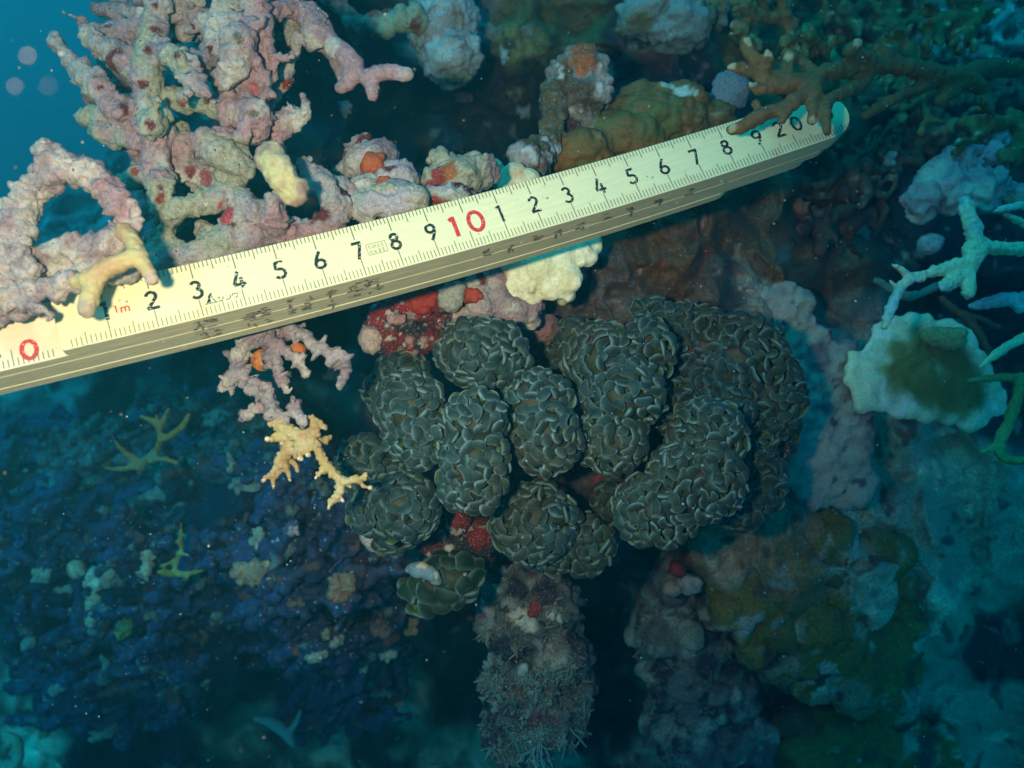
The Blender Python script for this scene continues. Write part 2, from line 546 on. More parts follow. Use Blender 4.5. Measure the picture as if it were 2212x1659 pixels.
# strokes in a unit box: width ~0.62, height 1, centred on 0, y up
G = {
 '0': [arc(0, .5, .24, .42, 90, 450, 30)],
 '1': [[(-.17, .84), (.05, .93)], [(.03, 1.0), (.03, 0.0)]],
 '2': [arc(0, .71, .21, .22, 172, -32, 16) + [(-.02, .34), (-.24, .08)], [(-.27, .07), (.28, .07)]],
 '3': [arc(-.01, .735, .19, .195, 155, -88, 14), arc(-.01, .30, .235, .235, 86, -152, 16)],
 '4': [[(.02, .98), (-.27, .27)], [(-.30, .25), (.30, .25)], [(.10, .62), (.10, 0.0)]],
 '5': [[(.22, .93), (-.17, .93)], [(-.155, .96), (-.19, .52)], arc(-.03, .31, .25, .25, 118, -150, 18)],
 '6': [arc(0, .29, .235, .225, 90, 450, 26), [(.10, .99), (-.06, .76), (-.17, .52), (-.228, .34)]],
 '7': [[(-.25, .93), (.26, .93)], [(.20, .90), (-.07, 0.0)]],
 '8': [arc(0, .745, .175, .18, 90, 450, 24), arc(0, .29, .225, .225, 90, 450, 26)],
 '9': [arc(0, .70, .225, .225, 90, 450, 26), [(.222, .64), (.17, .46), (.06, .22), (-.08, 0.01)]],
 'S': [arc(0, .72, .2, .2, 30, 250, 12) + arc(0, .27, .22, .22, 80, -150, 12)],
 'W': [[(-.42, 1), (-.2, .05), (0, .8), (.2, .05), (.42, 1)]],
 'I': [[(0, 1), (0, 0)]],
 'M': [[(-.34, 0), (-.28, 1), (0, .25), (.28, 1), (.34, 0)]],
 'A': [[(-.3, 0), (0, 1), (.3, 0)], [(-.2, .33), (.2, .33)]],
 'D': [[(-.22, 0), (-.22, 1)], arc(-.2, .5, .42, .48, 90, -90, 14)],
 'E': [[(-.2, 0), (-.2, 1)], [(-.2, .96), (.22, .96)], [(-.2, .5), (.18, .5)], [(-.2, .04), (.22, .04)]],
 'm': [[(-.34, 0), (-.34, .62)], arc(-.16, .40, .17, .2, 170, 0, 10) + [(.01, 0)], arc(.18, .40, .17, .2, 170, 0, 10) + [(.35, 0)]],
}
def glyph(ink, ch, cx, cy, h, w, lean=0.0, wide=1.0):
    for st in G[ch]:
        ink.stroke([(cx + (x * wide + lean * (y - .5)) * h, cy + (y - .5) * h) for x, y in st], w * h)
T = Ink(); T.h = 0.0035
for mm in range(2, 218):                     # near edge
    s = mm / 10
    L_ = 0.46 if mm % 10 == 0 else (0.32 if mm % 5 == 0 else 0.215)
    T.stroke([(s, 0.035), (s, 0.035 + L_)], 0.017 if mm % 10 else 0.02)
for mm in range(9, 208):                     # far edge
    s = mm / 10
    L_ = 0.42 if mm % 10 == 0 else (0.28 if mm % 5 == 0 else 0.175)
    T.stroke([(s, 1.485), (s, 1.485 - L_)], 0.017 if mm % 10 else 0.02)
T.build('tick_marks', M_tick, top_slat)
K = Ink(); K.h = 0.005
for i, ch in enumerate('123456789'):
    glyph(K, ch, i + 1, 0.765, 0.50, 0.165)
    glyph(K, ch, i + 11, 0.765, 0.50, 0.150)
glyph(K, '2', 19.72, 0.80, 0.52, 0.15); glyph(K, '0', 20.28, 0.80, 0.52, 0.15)
K.build('numerals', M_ink, top_slat)
Rk = Ink(); Rk.h = 0.005
glyph(Rk, '1', 9.66, 0.74, 0.60, 0.19); glyph(Rk, '0', 10.27, 0.74, 0.66, 0.17, wide=1.22)
Rk.build('red_numerals', M_red, top_slat)
R1 = Ink(); R1.h = 0.005
glyph(R1, '1', 1.22, 0.75, 0.21, 0.15); glyph(R1, 'm', 1.41, 0.735, 0.23, 0.15, wide=1.05)
R1.build('metre_mark', M_red, top_slat)
Sw = Ink(); Sw.h = 0.005
for ch, x in zip('SWISS', (7.31, 7.41, 7.48, 7.55, 7.65)): glyph(Sw, ch, x, 0.775, 0.105, 0.12, wide=.8)
for ch, x in zip('MADE', (7.32, 7.43, 7.55, 7.66)): glyph(Sw, ch, x, 0.635, 0.105, 0.12, wide=.9)
Sw.stroke([(7.235, .865), (7.745, .865)], .012); Sw.stroke([(7.235, .555), (7.745, .555)], .012)
Sw.stroke([(7.235, .55), (7.235, .87)], .012); Sw.stroke([(7.745, .55), (7.745, .87)], .012)
Sw.build('origin_stamp', M_tick, top_slat)
Lg = Ink(); Lg.h = 0.005
# sail-shaped maker's emblem
ax = [(3.07, .31), (3.14, .345), (3.185, .43), (3.215, .52), (3.255, .575), (3.33, .605)]
bx = [(3.20, .315), (3.225, .345), (3.245, .42), (3.262, .49), (3.285, .54), (3.33, .60)]
b0 = len(Lg.v)
for a_, b_ in zip(ax, bx): Lg.v.append((*a_, .0051)); Lg.v.append((*b_, .0051))
for i in range(5): Lg.f.append((b0 + 2 * i, b0 + 2 * i + 1, b0 + 2 * i + 3, b0 + 2 * i + 2))
Lg.z = .0003
Lg.stroke([(3.285, .585), (3.30, .45), (3.36, .325)], .022); Lg.stroke([(3.21, .322), (3.40, .322)], .02); Lg.stroke([(3.22, .44), (3.25, .40), (3.225, .33)], .02)
kx, ky, kh = 3.49, .375, .115
def kata(st, cx):
    for q in st: Lg.stroke([(cx + x * kh, ky + (y - .5) * kh) for x, y in q], .022)
kata([[(-.5, 1.0), (0.05, .95)], [(-.5, .58), (0.05, .53)], [(-.5, .08), (.1, .06), (.45, .3), (.6, .98)]], 3.47)
kata([[(-.5, .95), (-.05, .90)], [(-.5, .08), (.1, .06), (.48, .3), (.65, .98)]], 3.64)
kata([[(-.55, .5), (-.52, .98), (.5, .98), (.55, .55), (.2, .12), (-.2, .05)]], 3.82)
Lg.build('maker_logo', M_ink, top_slat)
# marks on the second slat that sticks out at the near end
T2 = Ink(); T2.h = -0.2965
for mm in range(-52, -1):
    s = mm / 10 - 0.05
    L_ = 0.42 if (mm + 10) % 10 == 0 else (0.30 if mm % 5 == 0 else 0.20)
    T2.stroke([(s, 0.05), (s, 0.05 + L_)], 0.018)
T2.build('tick_marks', M_tick, second)
R2 = Ink(); R2.h = -0.295
glyph(R2, '0', -0.70, 0.38, 0.54, 0.18, wide=1.12)
R2.build('red_numerals', M_red, second)
K2 = Ink(); K2.h = -0.295
glyph(K2, '2', -1.40, 0.60, 0.5, 0.16)
for ch, x in (('9', -1.95), ('8', -2.95)): glyph(K2, ch, x, .77, .5, .16)
K2.build('numerals', M_ink, second)
# smudged print on the stack's long edge
Sm = Ink(); Sm.h = 0.0
r_ = random.Random(5)
for s0, wd_, hh in ((2.65, .3, 1), (2.95, .35, 1), (3.75, .55, 1), (4.2, .35, 1), (4.85, .3, .9), (5.25, .35, .9), (5.85, .35, 1), (6.45, .5, 1), (6.9, .2, .8),
                    (7.1, .35, .8), (10.2, .3, .5), (10.9, .3, .5), (11.6, .4, .5), (12.3, .35, .5), (13.0, .35, .45), (13.8, .3, .4), (14.5, .4, .5), (15.4, .4, .45), (16.4, .4, .4)):
    for q in range(int(11 * hh)):
        y = -0.12 - r_.random() * 0.95 * hh
        x = s0 + r_.uniform(0, wd_ * .5)
        if r_.random() < .72: Sm.stroke([(x, y), (x + wd_ * r_.uniform(.3, .7), y + r_.uniform(-.03, .05))], r_.uniform(.03, .075))
        else: Sm.stroke([(x + .12, y), (x + .12 + r_.uniform(-.05, .05), y - r_.uniform(.1, .26))], r_.uniform(.03, .06))
Sm.build('edge_print', M_smudge, top_slat, onside=True)

# ------------------------------------------------------------------ reef slope: one relief of rock behind everything
CP = [  # u, v, distance cm, colour key, lump amplitude factor
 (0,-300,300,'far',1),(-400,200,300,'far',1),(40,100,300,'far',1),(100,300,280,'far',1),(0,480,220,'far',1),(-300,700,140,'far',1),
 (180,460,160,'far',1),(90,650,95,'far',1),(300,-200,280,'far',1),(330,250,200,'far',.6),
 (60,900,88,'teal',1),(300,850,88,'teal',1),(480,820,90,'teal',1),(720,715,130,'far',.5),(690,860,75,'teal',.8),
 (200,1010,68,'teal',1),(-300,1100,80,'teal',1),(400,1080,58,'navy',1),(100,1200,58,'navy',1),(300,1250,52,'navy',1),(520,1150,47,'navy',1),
 (650,1200,43,'navy',1),(780,1200,40,'purple',1),(700,950,46,'navy',1),(820,900,40,'purple',1),(700,1350,48,'navy',1),(450,1400,56,'navy',1),
 (150,1420,62,'navy',1),(30,1600,75,'sand',.6),(-300,1500,75,'sand',.6),(300,1650,80,'navy',.8),(560,1600,95,'sand',.6),(750,1620,100,'sand',.6),(650,1500,85,'navy',.8),
 (900,1480,85,'sand',.6),(960,1640,100,'sand',.6),(880,1330,50,'navy',.8),(1000,1340,70,'dark',.8),(1000,1500,95,'dark',.6),
 (1290,1350,85,'dark',.5),(1320,1500,90,'sand',.5),(1300,1250,50,'dark',.7),(1130,1400,60,'dark',.7),
 (1440,1300,46,'mauve',1),(1460,1450,48,'mauve',1),(1480,1600,52,'grey',1),(1600,1500,50,'grey',1),(1400,1640,58,'grey',1),
 (620,300,40,'redbrown',.8),(700,220,48,'dark',.8),(620,100,46,'dark',.8),(800,100,52,'dark',.8),(850,250,58,'dark',.7),(1000,250,55,'redbrown',1),(1080,220,50,'redbrown',1),
 (900,330,52,'dark',.7),(1080,330,52,'dark',.6),(700,350,36,'redbrown',.8),(560,430,31,'redbrown',.6),(380,440,29.5,'redbrown',.5),(450,300,30,'redbrown',.5),(400,150,45,'far',.3),(520,60,42,'dark',.5),
 (760,440,31,'redbrown',.7),(900,430,31,'redbrown',.7),(300,520,30,'redbrown',.4),(620,560,30,'redbrown',.4),
 (1120,80,46,'olive',1),(970,110,45,'greypink',1),(960,40,45,'greypink',1),(1240,50,50,'olive',1),(1240,200,46,'dark',1),(1350,120,48,'redbrown',1),(1450,20,46,'grey',1),
 (1600,60,50,'olive',1),(1500,190,46,'dark',1),(1700,100,52,'olive',1),(1900,60,54,'olive',1),(2100,100,54,'tealrock',1),(2200,30,54,'tealrock',1),(2000,250,50,'brown',1),
 (2150,300,52,'brown',1),(1800,400,44,'brown',1),(1950,480,46,'dark',1),(2180,520,52,'dark',1),(2500,300,56,'brown',1),(2100,-300,60,'olive',1),(1200,-300,60,'dark',1),
 (1350,470,33,'brown',1),(1500,470,34,'brown',1),(1650,420,37,'brown',1),(1450,580,33,'brown',.7),(1650,600,37,'brown',1),(1830,600,41,'brown',1),(1330,640,32,'greybrown',.7),
 (1250,600,31.5,'greybrown',.5),(1550,640,34,'greybrown',.6),(1200,680,32,'greybrown',.5),(1620,640,36,'beige',.5),(1700,730,38,'beige',.5),(1780,780,39,'beige',.5),(1780,900,40,'beige',.6),(1780,1000,40,'beige',.7),
 (1860,700,42,'beige',.5),(2000,640,50,'dark',.6),(2180,700,60,'dark',.5),(2150,880,55,'dark',.6),
 (980,650,35,'purple',.7),(850,720,38,'purple',.8),(1000,760,34,'purple',.6),(800,620,50,'dark',.5),(1100,700,34,'purple',.6),
 (1000,900,34,'purple',.5),(1200,900,34,'purple',.5),(1400,900,34,'purple',.5),(1600,900,35.5,'greybrown',.5),(1100,1100,36,'purple',.5),(1350,1130,38,'dark',.5),
 (900,1100,37,'purple',.6),(960,1200,36,'redbrown',.8),(1050,1170,35,'redbrown',.6),
 (1900,1000,44,'silt',1.25),(2100,1000,46,'silt',1.25),(1950,1150,42,'silt',1.25),(2150,1200,46,'silt',1.25),(1620,1150,38,'tan',.5),(1560,1200,38,'tan',.5),
 (1700,1250,38.5,'brownmound',.5),(1650,1350,39,'olivemound',.4),(1750,1420,41,'olivemound',.4),(1850,1300,40,'silt',1.25),(1850,1180,41,'silt',1.25),(2000,1330,43,'silt',1.25),(2150,1400,55,'dark',.8),
 (1900,1480,45,'olivemound',.6),(2050,1500,50,'silt',1.25),(1750,1540,49,'dark',.6),(1800,1620,48,'brownmound',.6),(2000,1640,53,'olivemound',.8),(2180,1600,58,'silt',1.25),(2500,1500,65,'silt',1.25),(2500,900,60,'silt',1.25),(2100,2000,60,'silt',1.25),(1000,2000,90,'sand',.6),
]
PAL = {'far':(.10,.16,.16),'teal':(.07,.12,.12),'navy':(.016,.016,.038),'purple':(.055,.022,.035),'sand':(.32,.30,.23),'dark':(.015,.016,.022),  # navy darkened and dark near black to paint shade into gaps and hollows
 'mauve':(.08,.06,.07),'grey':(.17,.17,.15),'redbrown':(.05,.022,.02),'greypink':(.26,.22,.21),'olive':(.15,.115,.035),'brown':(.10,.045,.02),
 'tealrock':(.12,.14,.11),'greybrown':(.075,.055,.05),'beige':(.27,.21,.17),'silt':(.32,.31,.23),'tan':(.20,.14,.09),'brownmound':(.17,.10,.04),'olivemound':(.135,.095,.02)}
def build_slope():
    us = np.arange(-620, 2860, 4.6); vs = np.arange(-560, 2260, 4.6)
    U, V = np.meshgrid(us, vs)
    u, v = U.ravel(), V.ravel()
    q = np.stack([u, v, 0 * u], 1)
    wu = u + 34 * fbm(q, 130, 31, 2) + 10 * noise(q, 28, 34); wv = v + 34 * fbm(q, 130, 32, 2) + 10 * noise(q, 28, 35)
    cu = u + 45 * fbm(q, 90, 41, 3); cv = v + 45 * fbm(q, 90, 42, 3)
    D = np.zeros(len(u)); A = np.zeros(len(u)); WS = np.zeros(len(u)); CC = np.zeros((len(u), 3)); CS_ = np.zeros(len(u))
    for (a, b, d, k, am) in CP:
        r2 = (wu - a) ** 2 + (wv - b) ** 2
        w = 1 / (r2 / 3600 + 0.35) ** 2.2
        D += w * math.log(d); A += w * am; WS += w
        c2 = (cu - a) ** 2 + (cv - b) ** 2
        w2 = 1 / (c2 / 3600 + 0.25) ** 4
        CC += w2[:, None] * np.array(PAL[k]); CS_ += w2
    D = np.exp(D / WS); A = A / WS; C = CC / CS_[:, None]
    dirs = np.stack([(u - W / 2) / F, -(v - H / 2) / F, -np.ones_like(u)], 1)
    p = dirs * D[:, None]
    sc0 = np.clip(D / 38, .8, 3)[:, None]
    pn = p / sc0
    h = 1.25 * ridged(pn, 3.1, 51, 2) * A + 0.75 * noise(pn, 1.3, 53) * A + 0.30 * ridged(pn, .62, 54, 2) + 0.20 * fbm(pn, .30, 57, 3) + 0.10 * ridged(pn, .9, 58, 2)
    p = p - dirs * (h * sc0[:, 0] * 0.9)[:, None]
    off = np.stack([noise(pn, .9, 61), noise(pn, .9, 62), 0 * h], 1) * .25
    p = p + off * sc0
    # patchy crusts: lighter silt on raised parts, scattered encrusting colours
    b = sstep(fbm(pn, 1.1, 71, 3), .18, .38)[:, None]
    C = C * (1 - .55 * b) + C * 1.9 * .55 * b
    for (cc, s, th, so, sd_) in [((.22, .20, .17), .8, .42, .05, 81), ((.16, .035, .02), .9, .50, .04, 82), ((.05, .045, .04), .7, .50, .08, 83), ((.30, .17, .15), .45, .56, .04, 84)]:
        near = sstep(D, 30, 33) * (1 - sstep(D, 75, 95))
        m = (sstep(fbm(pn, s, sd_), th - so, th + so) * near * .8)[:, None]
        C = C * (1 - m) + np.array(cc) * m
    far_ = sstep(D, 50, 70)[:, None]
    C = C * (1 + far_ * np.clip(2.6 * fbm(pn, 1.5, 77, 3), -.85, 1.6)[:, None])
    i = np.arange(len(u)).reshape(len(vs), len(us))
    f = np.stack([i[:-1, :-1], i[1:, :-1], i[1:, 1:], i[:-1, 1:]], -1).reshape(-1, 4)
    keep = D[f].max(1) < 165
    f = f[keep]
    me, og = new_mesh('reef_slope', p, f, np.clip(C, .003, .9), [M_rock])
    tag(link('reef_slope', me, og), kind='structure')
    BVHS.append((p, f))
    global SLOPE_I
    SLOPE_I = len(BVHS) - 1
build_slope()


# ------------------------------------------------------------------ pale dead branching coral at the upper side of the ruler
def Z(tube, k=0.35, ox=0, oy=0):            # outlines measured on an enlarged part of the picture
    return [(ox + k * x, oy + k * y, d, k * r) for (x, y, d, r) in tube]
DEAD_DISP = [(.9, .11, 11, 'f'), (.34, .05, 12, 'b'), (.17, .05, 13, 'r'), (.09, .02, 15, 'f'), (.45, .10, 14, 'p'), (.16, .10, 19, 's')]
GREY, PINK, MAUVE, GREENISH, CREAM, DRED = (.34,.295,.275), (.34,.205,.215), (.25,.18,.195), (.30,.30,.21), (.44,.39,.33), (.11,.012,.010)
def dead_paint(seed, spots=(), pink=.16, green=.22, red=.52, base=GREY):
    pink += .08; green += .08
    return paint([(MAUVE, 1.3, .12, .2, seed), (CREAM, .8, .18, .15, seed + 3), (PINK, 1.3, pink, .1, seed + 5), (GREENISH, 1.5, green, .12, seed + 9), (DRED, .9, red, .05, seed + 12)], base, spots)
cl = [
 [(330,240,24.3,38),(470,400,24.2,58),(600,540,24,62),(720,690,24,66),(830,780,24,60)],
 [(510,120,24.6,22),(560,215,24.6,50),(690,205,24.8,75),(800,190,24.8,70),(940,130,24.6,75),(1060,30,24.6,85),(1080,-60,24.6,85)],
 [(560,250,24.5,45),(660,300,24.5,70),(760,370,24.6,85),(860,420,24.4,85),(900,560,24.2,80)],
 [(700,250,24.9,60),(780,330,24.9,80)],
 [(1000,30,24,70),(960,180,23.9,70),(920,330,23.8,76),(900,460,23.7,80),(930,590,23.7,78),(960,720,23.6,80),(960,860,23.7,78),(970,1000,23.7,75),(1000,1110,23.5,82)],
 [(930,290,23.8,66),(1060,345,23.3,62),(1150,445,22.9,56),(1240,550,22.6,40),(1290,590,22.5,17)],
 [(1110,100,25,60),(1250,110,24.6,62),(1330,220,24.2,62),(1290,340,23.9,58),(1170,400,23.4,52)],
 [(1100,150,25.6,80),(1190,190,25.6,60)],
 [(1480,-60,24.4,95),(1420,80,24.3,95),(1340,180,24.3,80)],
 [(1580,-60,24,80),(1580,60,24,76),(1620,160,24,70),(1640,280,24,58),(1690,420,23.9,36)],
 [(1470,220,23.4,88),(1480,340,23.3,98),(1430,440,23.3,80),(1370,500,23.4,50)],
 [(1420,80,24.4,80),(1460,210,23.9,70)],
 [(1490,470,23.9,60),(1590,470,23.8,50),(1660,500,23.8,30)],
 [(1500,560,24.2,60),(1620,560,24.1,40)],
 [(940,600,24.1,72),(1150,610,24.1,68),(1330,660,24,76),(1480,700,23.8,80)],
 [(1400,560,24.2,55),(1440,650,24,70),(1590,730,23.4,92),(1560,820,23.5,70)],
 [(1640,860,24.6,45),(1710,790,24.2,62),(1800,730,23.9,62),(1870,690,23.7,48),(1870,600,23.6,16)],
 [(510,730,24.4,50),(620,720,24.3,62),(750,640,24.2,58)],
 [(580,800,24.1,36),(700,830,24.1,58),(840,870,24,66),(950,900,23.9,60)],
 [(760,720,24.1,50),(870,700,23.9,60)],
 [(930,760,23.2,64),(950,760,22.9,64)],
 [(1060,830,24.6,90),(1130,930,24.3,95),(1180,1050,24.4,90)],
 [(1270,860,23.4,60),(1330,930,23.3,85),(1440,1000,23.3,80),(1520,1070,23.5,45)],
 [(1250,900,23.4,60),(1400,860,23.5,60),(1480,940,23.6,60)],
 [(1420,1060,23.9,95),(1410,1180,23.8,90),(1300,1240,23.5,72),(1180,1265,23.3,66),(1070,1320,23.2,56),(1040,1420,23.2,48),(1080,1540,23.2,55)],
 [(1130,950,24.4,90),(1250,1080,24.6,90),(1380,1130,24.4,90)],
 [(1420,1190,23.8,80),(1590,1310,23.5,80),(1740,1390,23.4,78),(1900,1420,23.5,70),(2060,1380,23.8,66),(2120,1250,24.4,60)],
 [(1470,1360,23.1,90),(1400,1460,23.2,80),(1280,1500,23.2,70)],
 [(1700,1210,22.9,30),(1700,1290,22.9,60),(1710,1390,22.9,70)],
 [(1880,1030,24.6,55),(1980,1130,24.4,72),(2060,1260,24.2,70),(2000,1380,23.9,60)],
 [(2060,1140,24.8,50),(2180,1190,25,60),(2260,1270,25,60),(2400,1300,25.2,55),(2500,1330,25.4,50)],
 [(790,1130,24.2,42),(870,1080,24,62),(970,1070,23.8,72)],
 [(1000,1130,23.3,85),(990,1200,23.1,70),(965,1300,23,40)],
 [(750,1180,24.6,60),(830,1210,24.4,70),(900,1330,24,60)],
 [(700,950,24.8,45),(760,1010,24.8,55),(830,1000,24.6,50)],
 [(900,1630,23.2,90),(1180,1590,23.1,95),(1420,1500,23.1,95),(1600,1440,23.2,80),(1800,1440,23.3,70)],
 [(900,1400,23.6,75),(960,1500,23.3,75),(960,1620,23.1,80)],
 [(1250,1420,23.7,50),(1300,1440,23.2,60)],
 [(1830,50,25.4,60),(1930,130,25.2,90),(1960,230,25,85)],
 [(1720,-40,25.8,50),(1790,90,25.8,55),(1800,250,26,40)],
 [(2060,630,27,40),(2150,680,27,35),(2140,820,27,40)],
]
cl += [[(1560,820,23.7,50),(1640,860,24.4,50)],[(1600,80,24.2,50),(1720,60,24.8,50),(1830,50,25.3,50)],[(1640,860,24.6,45),(1710,790,24.2,55)],[(720,1180,24.6,40),(880,1050,24,40)],[(520,730,24.4,40),(760,720,24.1,50)],[(1640,280,24,45),(1660,420,24.1,45),(1600,560,24.1,45)]]
cl = [[(x, y, d + 1.0 + (0.5 if y > 1350 else 0), r) for (x, y, d, r) in t] for t in cl]
r_ = random.Random(21)
for q in range(34):                          # inner branches of the tangle
    cx, cy = r_.uniform(700, 1750), r_.uniform(-60, 1450)
    if cx < 1000 and cy > 1000 and cx < 850: continue
    a, L_ = r_.uniform(0, 6.28), r_.uniform(140, 280)
    dd = r_.uniform(26.2, 28.5)
    cl.append([(cx - L_ * math.cos(a), cy - L_ * math.sin(a), dd + r_.uniform(-.5, .5), r_.uniform(24, 40)), (cx + r_.uniform(-40, 40), cy + r_.uniform(-40, 40), dd, r_.uniform(40, 60)), (cx + L_ * math.cos(a), cy + L_ * math.sin(a), dd + r_.uniform(-.9, .3), r_.uniform(20, 60))])
for q in range(46):                          # broken stubs on the outer branches
    t = cl[r_.randrange(0, 22)]; i_ = r_.randrange(0, len(t) - 1); f_ = r_.random()
    b_ = [t[i_][k] * (1 - f_) + t[i_ + 1][k] * f_ for k in range(4)]
    a, L_ = r_.uniform(0, 6.28), r_.uniform(100, 180)
    cl.append([(b_[0], b_[1], b_[2], b_[3] * .7), (b_[0] + L_ * math.cos(a), b_[1] + L_ * math.sin(a), b_[2] - r_.uniform(-.1, .8), b_[3] * r_.uniform(.2, .5))])
def sp(x, y, d, r, c=DRED, k=.35, ox=0, oy=0): return ((ox + k * x, oy + k * y), k * r * .78, c)
ORR = (.24,.028,.014)
cl_spots = [sp(905,315,23.0,42), sp(960,180,23.2,34), sp(1083,352,22.6,24), sp(1160,445,22.3,22), sp(905,525,22.9,46), sp(945,765,22.2,40),
  sp(775,672,23.3,42), sp(625,535,23.3,26), sp(590,492,23.4,16), sp(1135,645,23.5,45,(.22,.06,.03)), sp(965,30,23.2,26), sp(1300,285,23.5,28), sp(670,150,24,22), sp(1195,160,24.8,22),
  sp(1480,240,22.4,44,(.16,.12,.07)), sp(1250,620,24,40), sp(1565,700,22.5,40,(.14,.11,.06)), sp(995,1145,22.5,24), sp(1010,1220,22.2,52,ORR), sp(1380,1290,22.9,90,(.38,.04,.05)), sp(1350,1340,23,50,ORR),
  sp(840,1055,23.8,40,ORR), sp(1190,1070,23.6,50,(.20,.03,.035)), sp(1560,550,23.6,60,(.42,.10,.12)), sp(1250,1110,23.8,80,(.26,.07,.08)), sp(1440,1390,22.4,26,(.05,.02,.02)), sp(1795,1400,22.8,24,ORR), sp(1790,540,27,60,ORR)]
_dp = dead_paint(100, cl_spots, pink=.10, green=.24)
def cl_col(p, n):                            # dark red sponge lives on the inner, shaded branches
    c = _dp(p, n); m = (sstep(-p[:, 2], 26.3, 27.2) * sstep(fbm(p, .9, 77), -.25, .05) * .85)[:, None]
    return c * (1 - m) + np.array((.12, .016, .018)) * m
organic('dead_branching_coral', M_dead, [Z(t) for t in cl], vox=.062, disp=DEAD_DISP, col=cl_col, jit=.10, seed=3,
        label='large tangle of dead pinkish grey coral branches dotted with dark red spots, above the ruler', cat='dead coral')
# crusted oval plate wedged in the tangle
def ell(u, v, d, a, b, dep, rot, k=1.0):
    """ellipsoid facing the viewer: half sizes a,b in picture units, dep in cm"""
    r = math.radians(rot); c, s = math.cos(r), math.sin(r)
    A = np.array([[c * a * d / F, -s * b * d / F, 0], [s * a * d / F, c * b * d / F, 0], [0, 0, dep]])
    return (P(u, v, d), A)
def slab(poly, d, step=11, rad=13, thick=1.0, seed=0):
    """fill an outline (picture units, each corner with its own depth offset) with overlapping flat lumps"""
    g = random.Random(seed); out = []
    xs = [q[0] for q in poly]; ys = [q[1] for q in poly]
    def inside(x, y):
        c = False; n = len(poly)
        for i in range(n):
            x1, y1 = poly[i][:2]; x2, y2 = poly[(i + 1) % n][:2]
            if (y1 > y) != (y2 > y) and x < (x2 - x1) * (y - y1) / (y2 - y1) + x1: c = not c
        return c
    y = min(ys)
    while y <= max(ys):
        x = min(xs)
        while x <= max(xs):
            if inside(x, y):
                w = [1 / ((x - q[0]) ** 2 + (y - q[1]) ** 2 + 400) for q in poly]
                dz = sum(wi * (q[2] if len(q) > 2 else 0) for wi, q in zip(w, poly)) / sum(w)
                r = rad * g.uniform(.8, 1.25)
                out.append(ell(x + g.uniform(-3, 3), y + g.uniform(-3, 3), d + dz + g.uniform(-.04, .04) * thick, r, r * g.uniform(.8, 1.1), r * d / F * thick * g.uniform(.8, 1.2), g.uniform(0, 180)))
            x += step
        y += step
    return out
organic('encrusting_sponge', M_pale, balls=[ell(608,378,22.9,36,72,.38,32), ell(585,345,23,34,40,.3,10), ell(635,412,22.95,34,36,.3,10)], vox=.055, disp=[(.6,.07,5,'f'),(.25,.05,6,'r'),(.12,.02,6,'f')],
        col=paint([((.28,.20,.15),.8,.15,.15,4),((.47,.42,.20),.9,.2,.1,7)],(.42,.36,.22)), label='smooth oval beige sponge leaning in the grey branch tangle', cat='sponge')
# curved branch in front, with a live yellow end lying over the ruler
ARCH_D = 1.9
arch_shift = lambda T: [[(x, y, d + ARCH_D, r) for (x, y, d, r) in t] for t in T]
br = thing('staghorn_branch', P(190,560,21.4), 'knobbly dead branch bent in an arch, its yellow live end crossing the ruler', 'coral')
arch = [
 [(270,890,19.9,48),(310,960,19.9,72),(400,1030,19.8,82),(520,1060,19.7,80),(620,1120,19.6,78),(700,1230,19.5,74),(770,1310,19.5,68),(800,1390,19.5,62)],
 [(400,1030,19.8,80),(300,1080,19.8,84),(210,1170,19.8,90),(150,1290,19.7,95),(130,1420,19.6,100),(90,1540,19.5,110),(60,1640,19.4,110)],
 [(150,1330,19.7,85),(40,1330,19.8,72),(-80,1340,20,80)],
 [(-60,1450,19.7,120),(40,1520,19.6,120),(110,1640,19.2,80),(200,1690,19,60)],
 [(40,1700,19.2,80),(-60,1780,19.2,110),(-160,1850,19.2,110)],
]
arch2 = [(-160,400,19.0,90),(0,355,19.0,66),(120,330,19.0,60),(260,290,18.9,58),(380,260,18.9,52),(470,235,18.9,48)]
def Z4(t): return Z(t, .35, 0, 525)
dz = [Z(t) for t in arch] + [Z4(arch2), Z4([(100,350,19.0,50),(200,390,18.8,42),(275,420,18.7,32),(318,462,18.65,16)]), Z4([(0,330,19,60),(30,250,19.2,60),(120,180,19.2,75),(170,230,19.1,60)]), Z4([(-60,470,19.4,70),(40,410,19.2,40),(110,440,19.1,26)])]
dz = arch_shift(dz)
organic('dead_branch', M_dead, dz, vox=.05, disp=[(.7,.09,15,'f'),(.22,.08,16,'b'),(.12,.05,17,'r'),(.3,.06,18,'p'),(.2,.13,19,'s')], col=dead_paint(140, pink=.12, green=.5, red=.75, base=(.47,.39,.34)), jit=.10, parent=br, seed=8)
yl = [Z4([(770,-70,19.2,58),(800,-30,19.1,56),(835,30,18.95,56),(860,95,18.8,56),(905,160,18.7,50),(940,225,18.6,42)]),
      Z4([(840,90,18.8,60),(740,120,18.75,62),(640,165,18.7,60),(560,220,18.7,60),(480,240,18.8,50)]),
      Z4([(590,200,18.7,56),(570,290,18.6,54),(545,370,18.5,52),(535,410,18.4,50)])]
yl = arch_shift(yl)
organic('live_tip', M_live, yl, vox=.05, disp=[(.8,.04,21,'f'),(.14,.025,22,'b')], col=paint([((.40,.24,.12),1.6,.1,.25,3),((.48,.37,.20),1.1,.15,.2,4)],(.46,.37,.16),[((.35*545,525+.35*420),24,(.36,.28,.20)),((.35*940,525+.35*225),17,(.42,.30,.24))]), jit=.03, parent=br, seed=9)
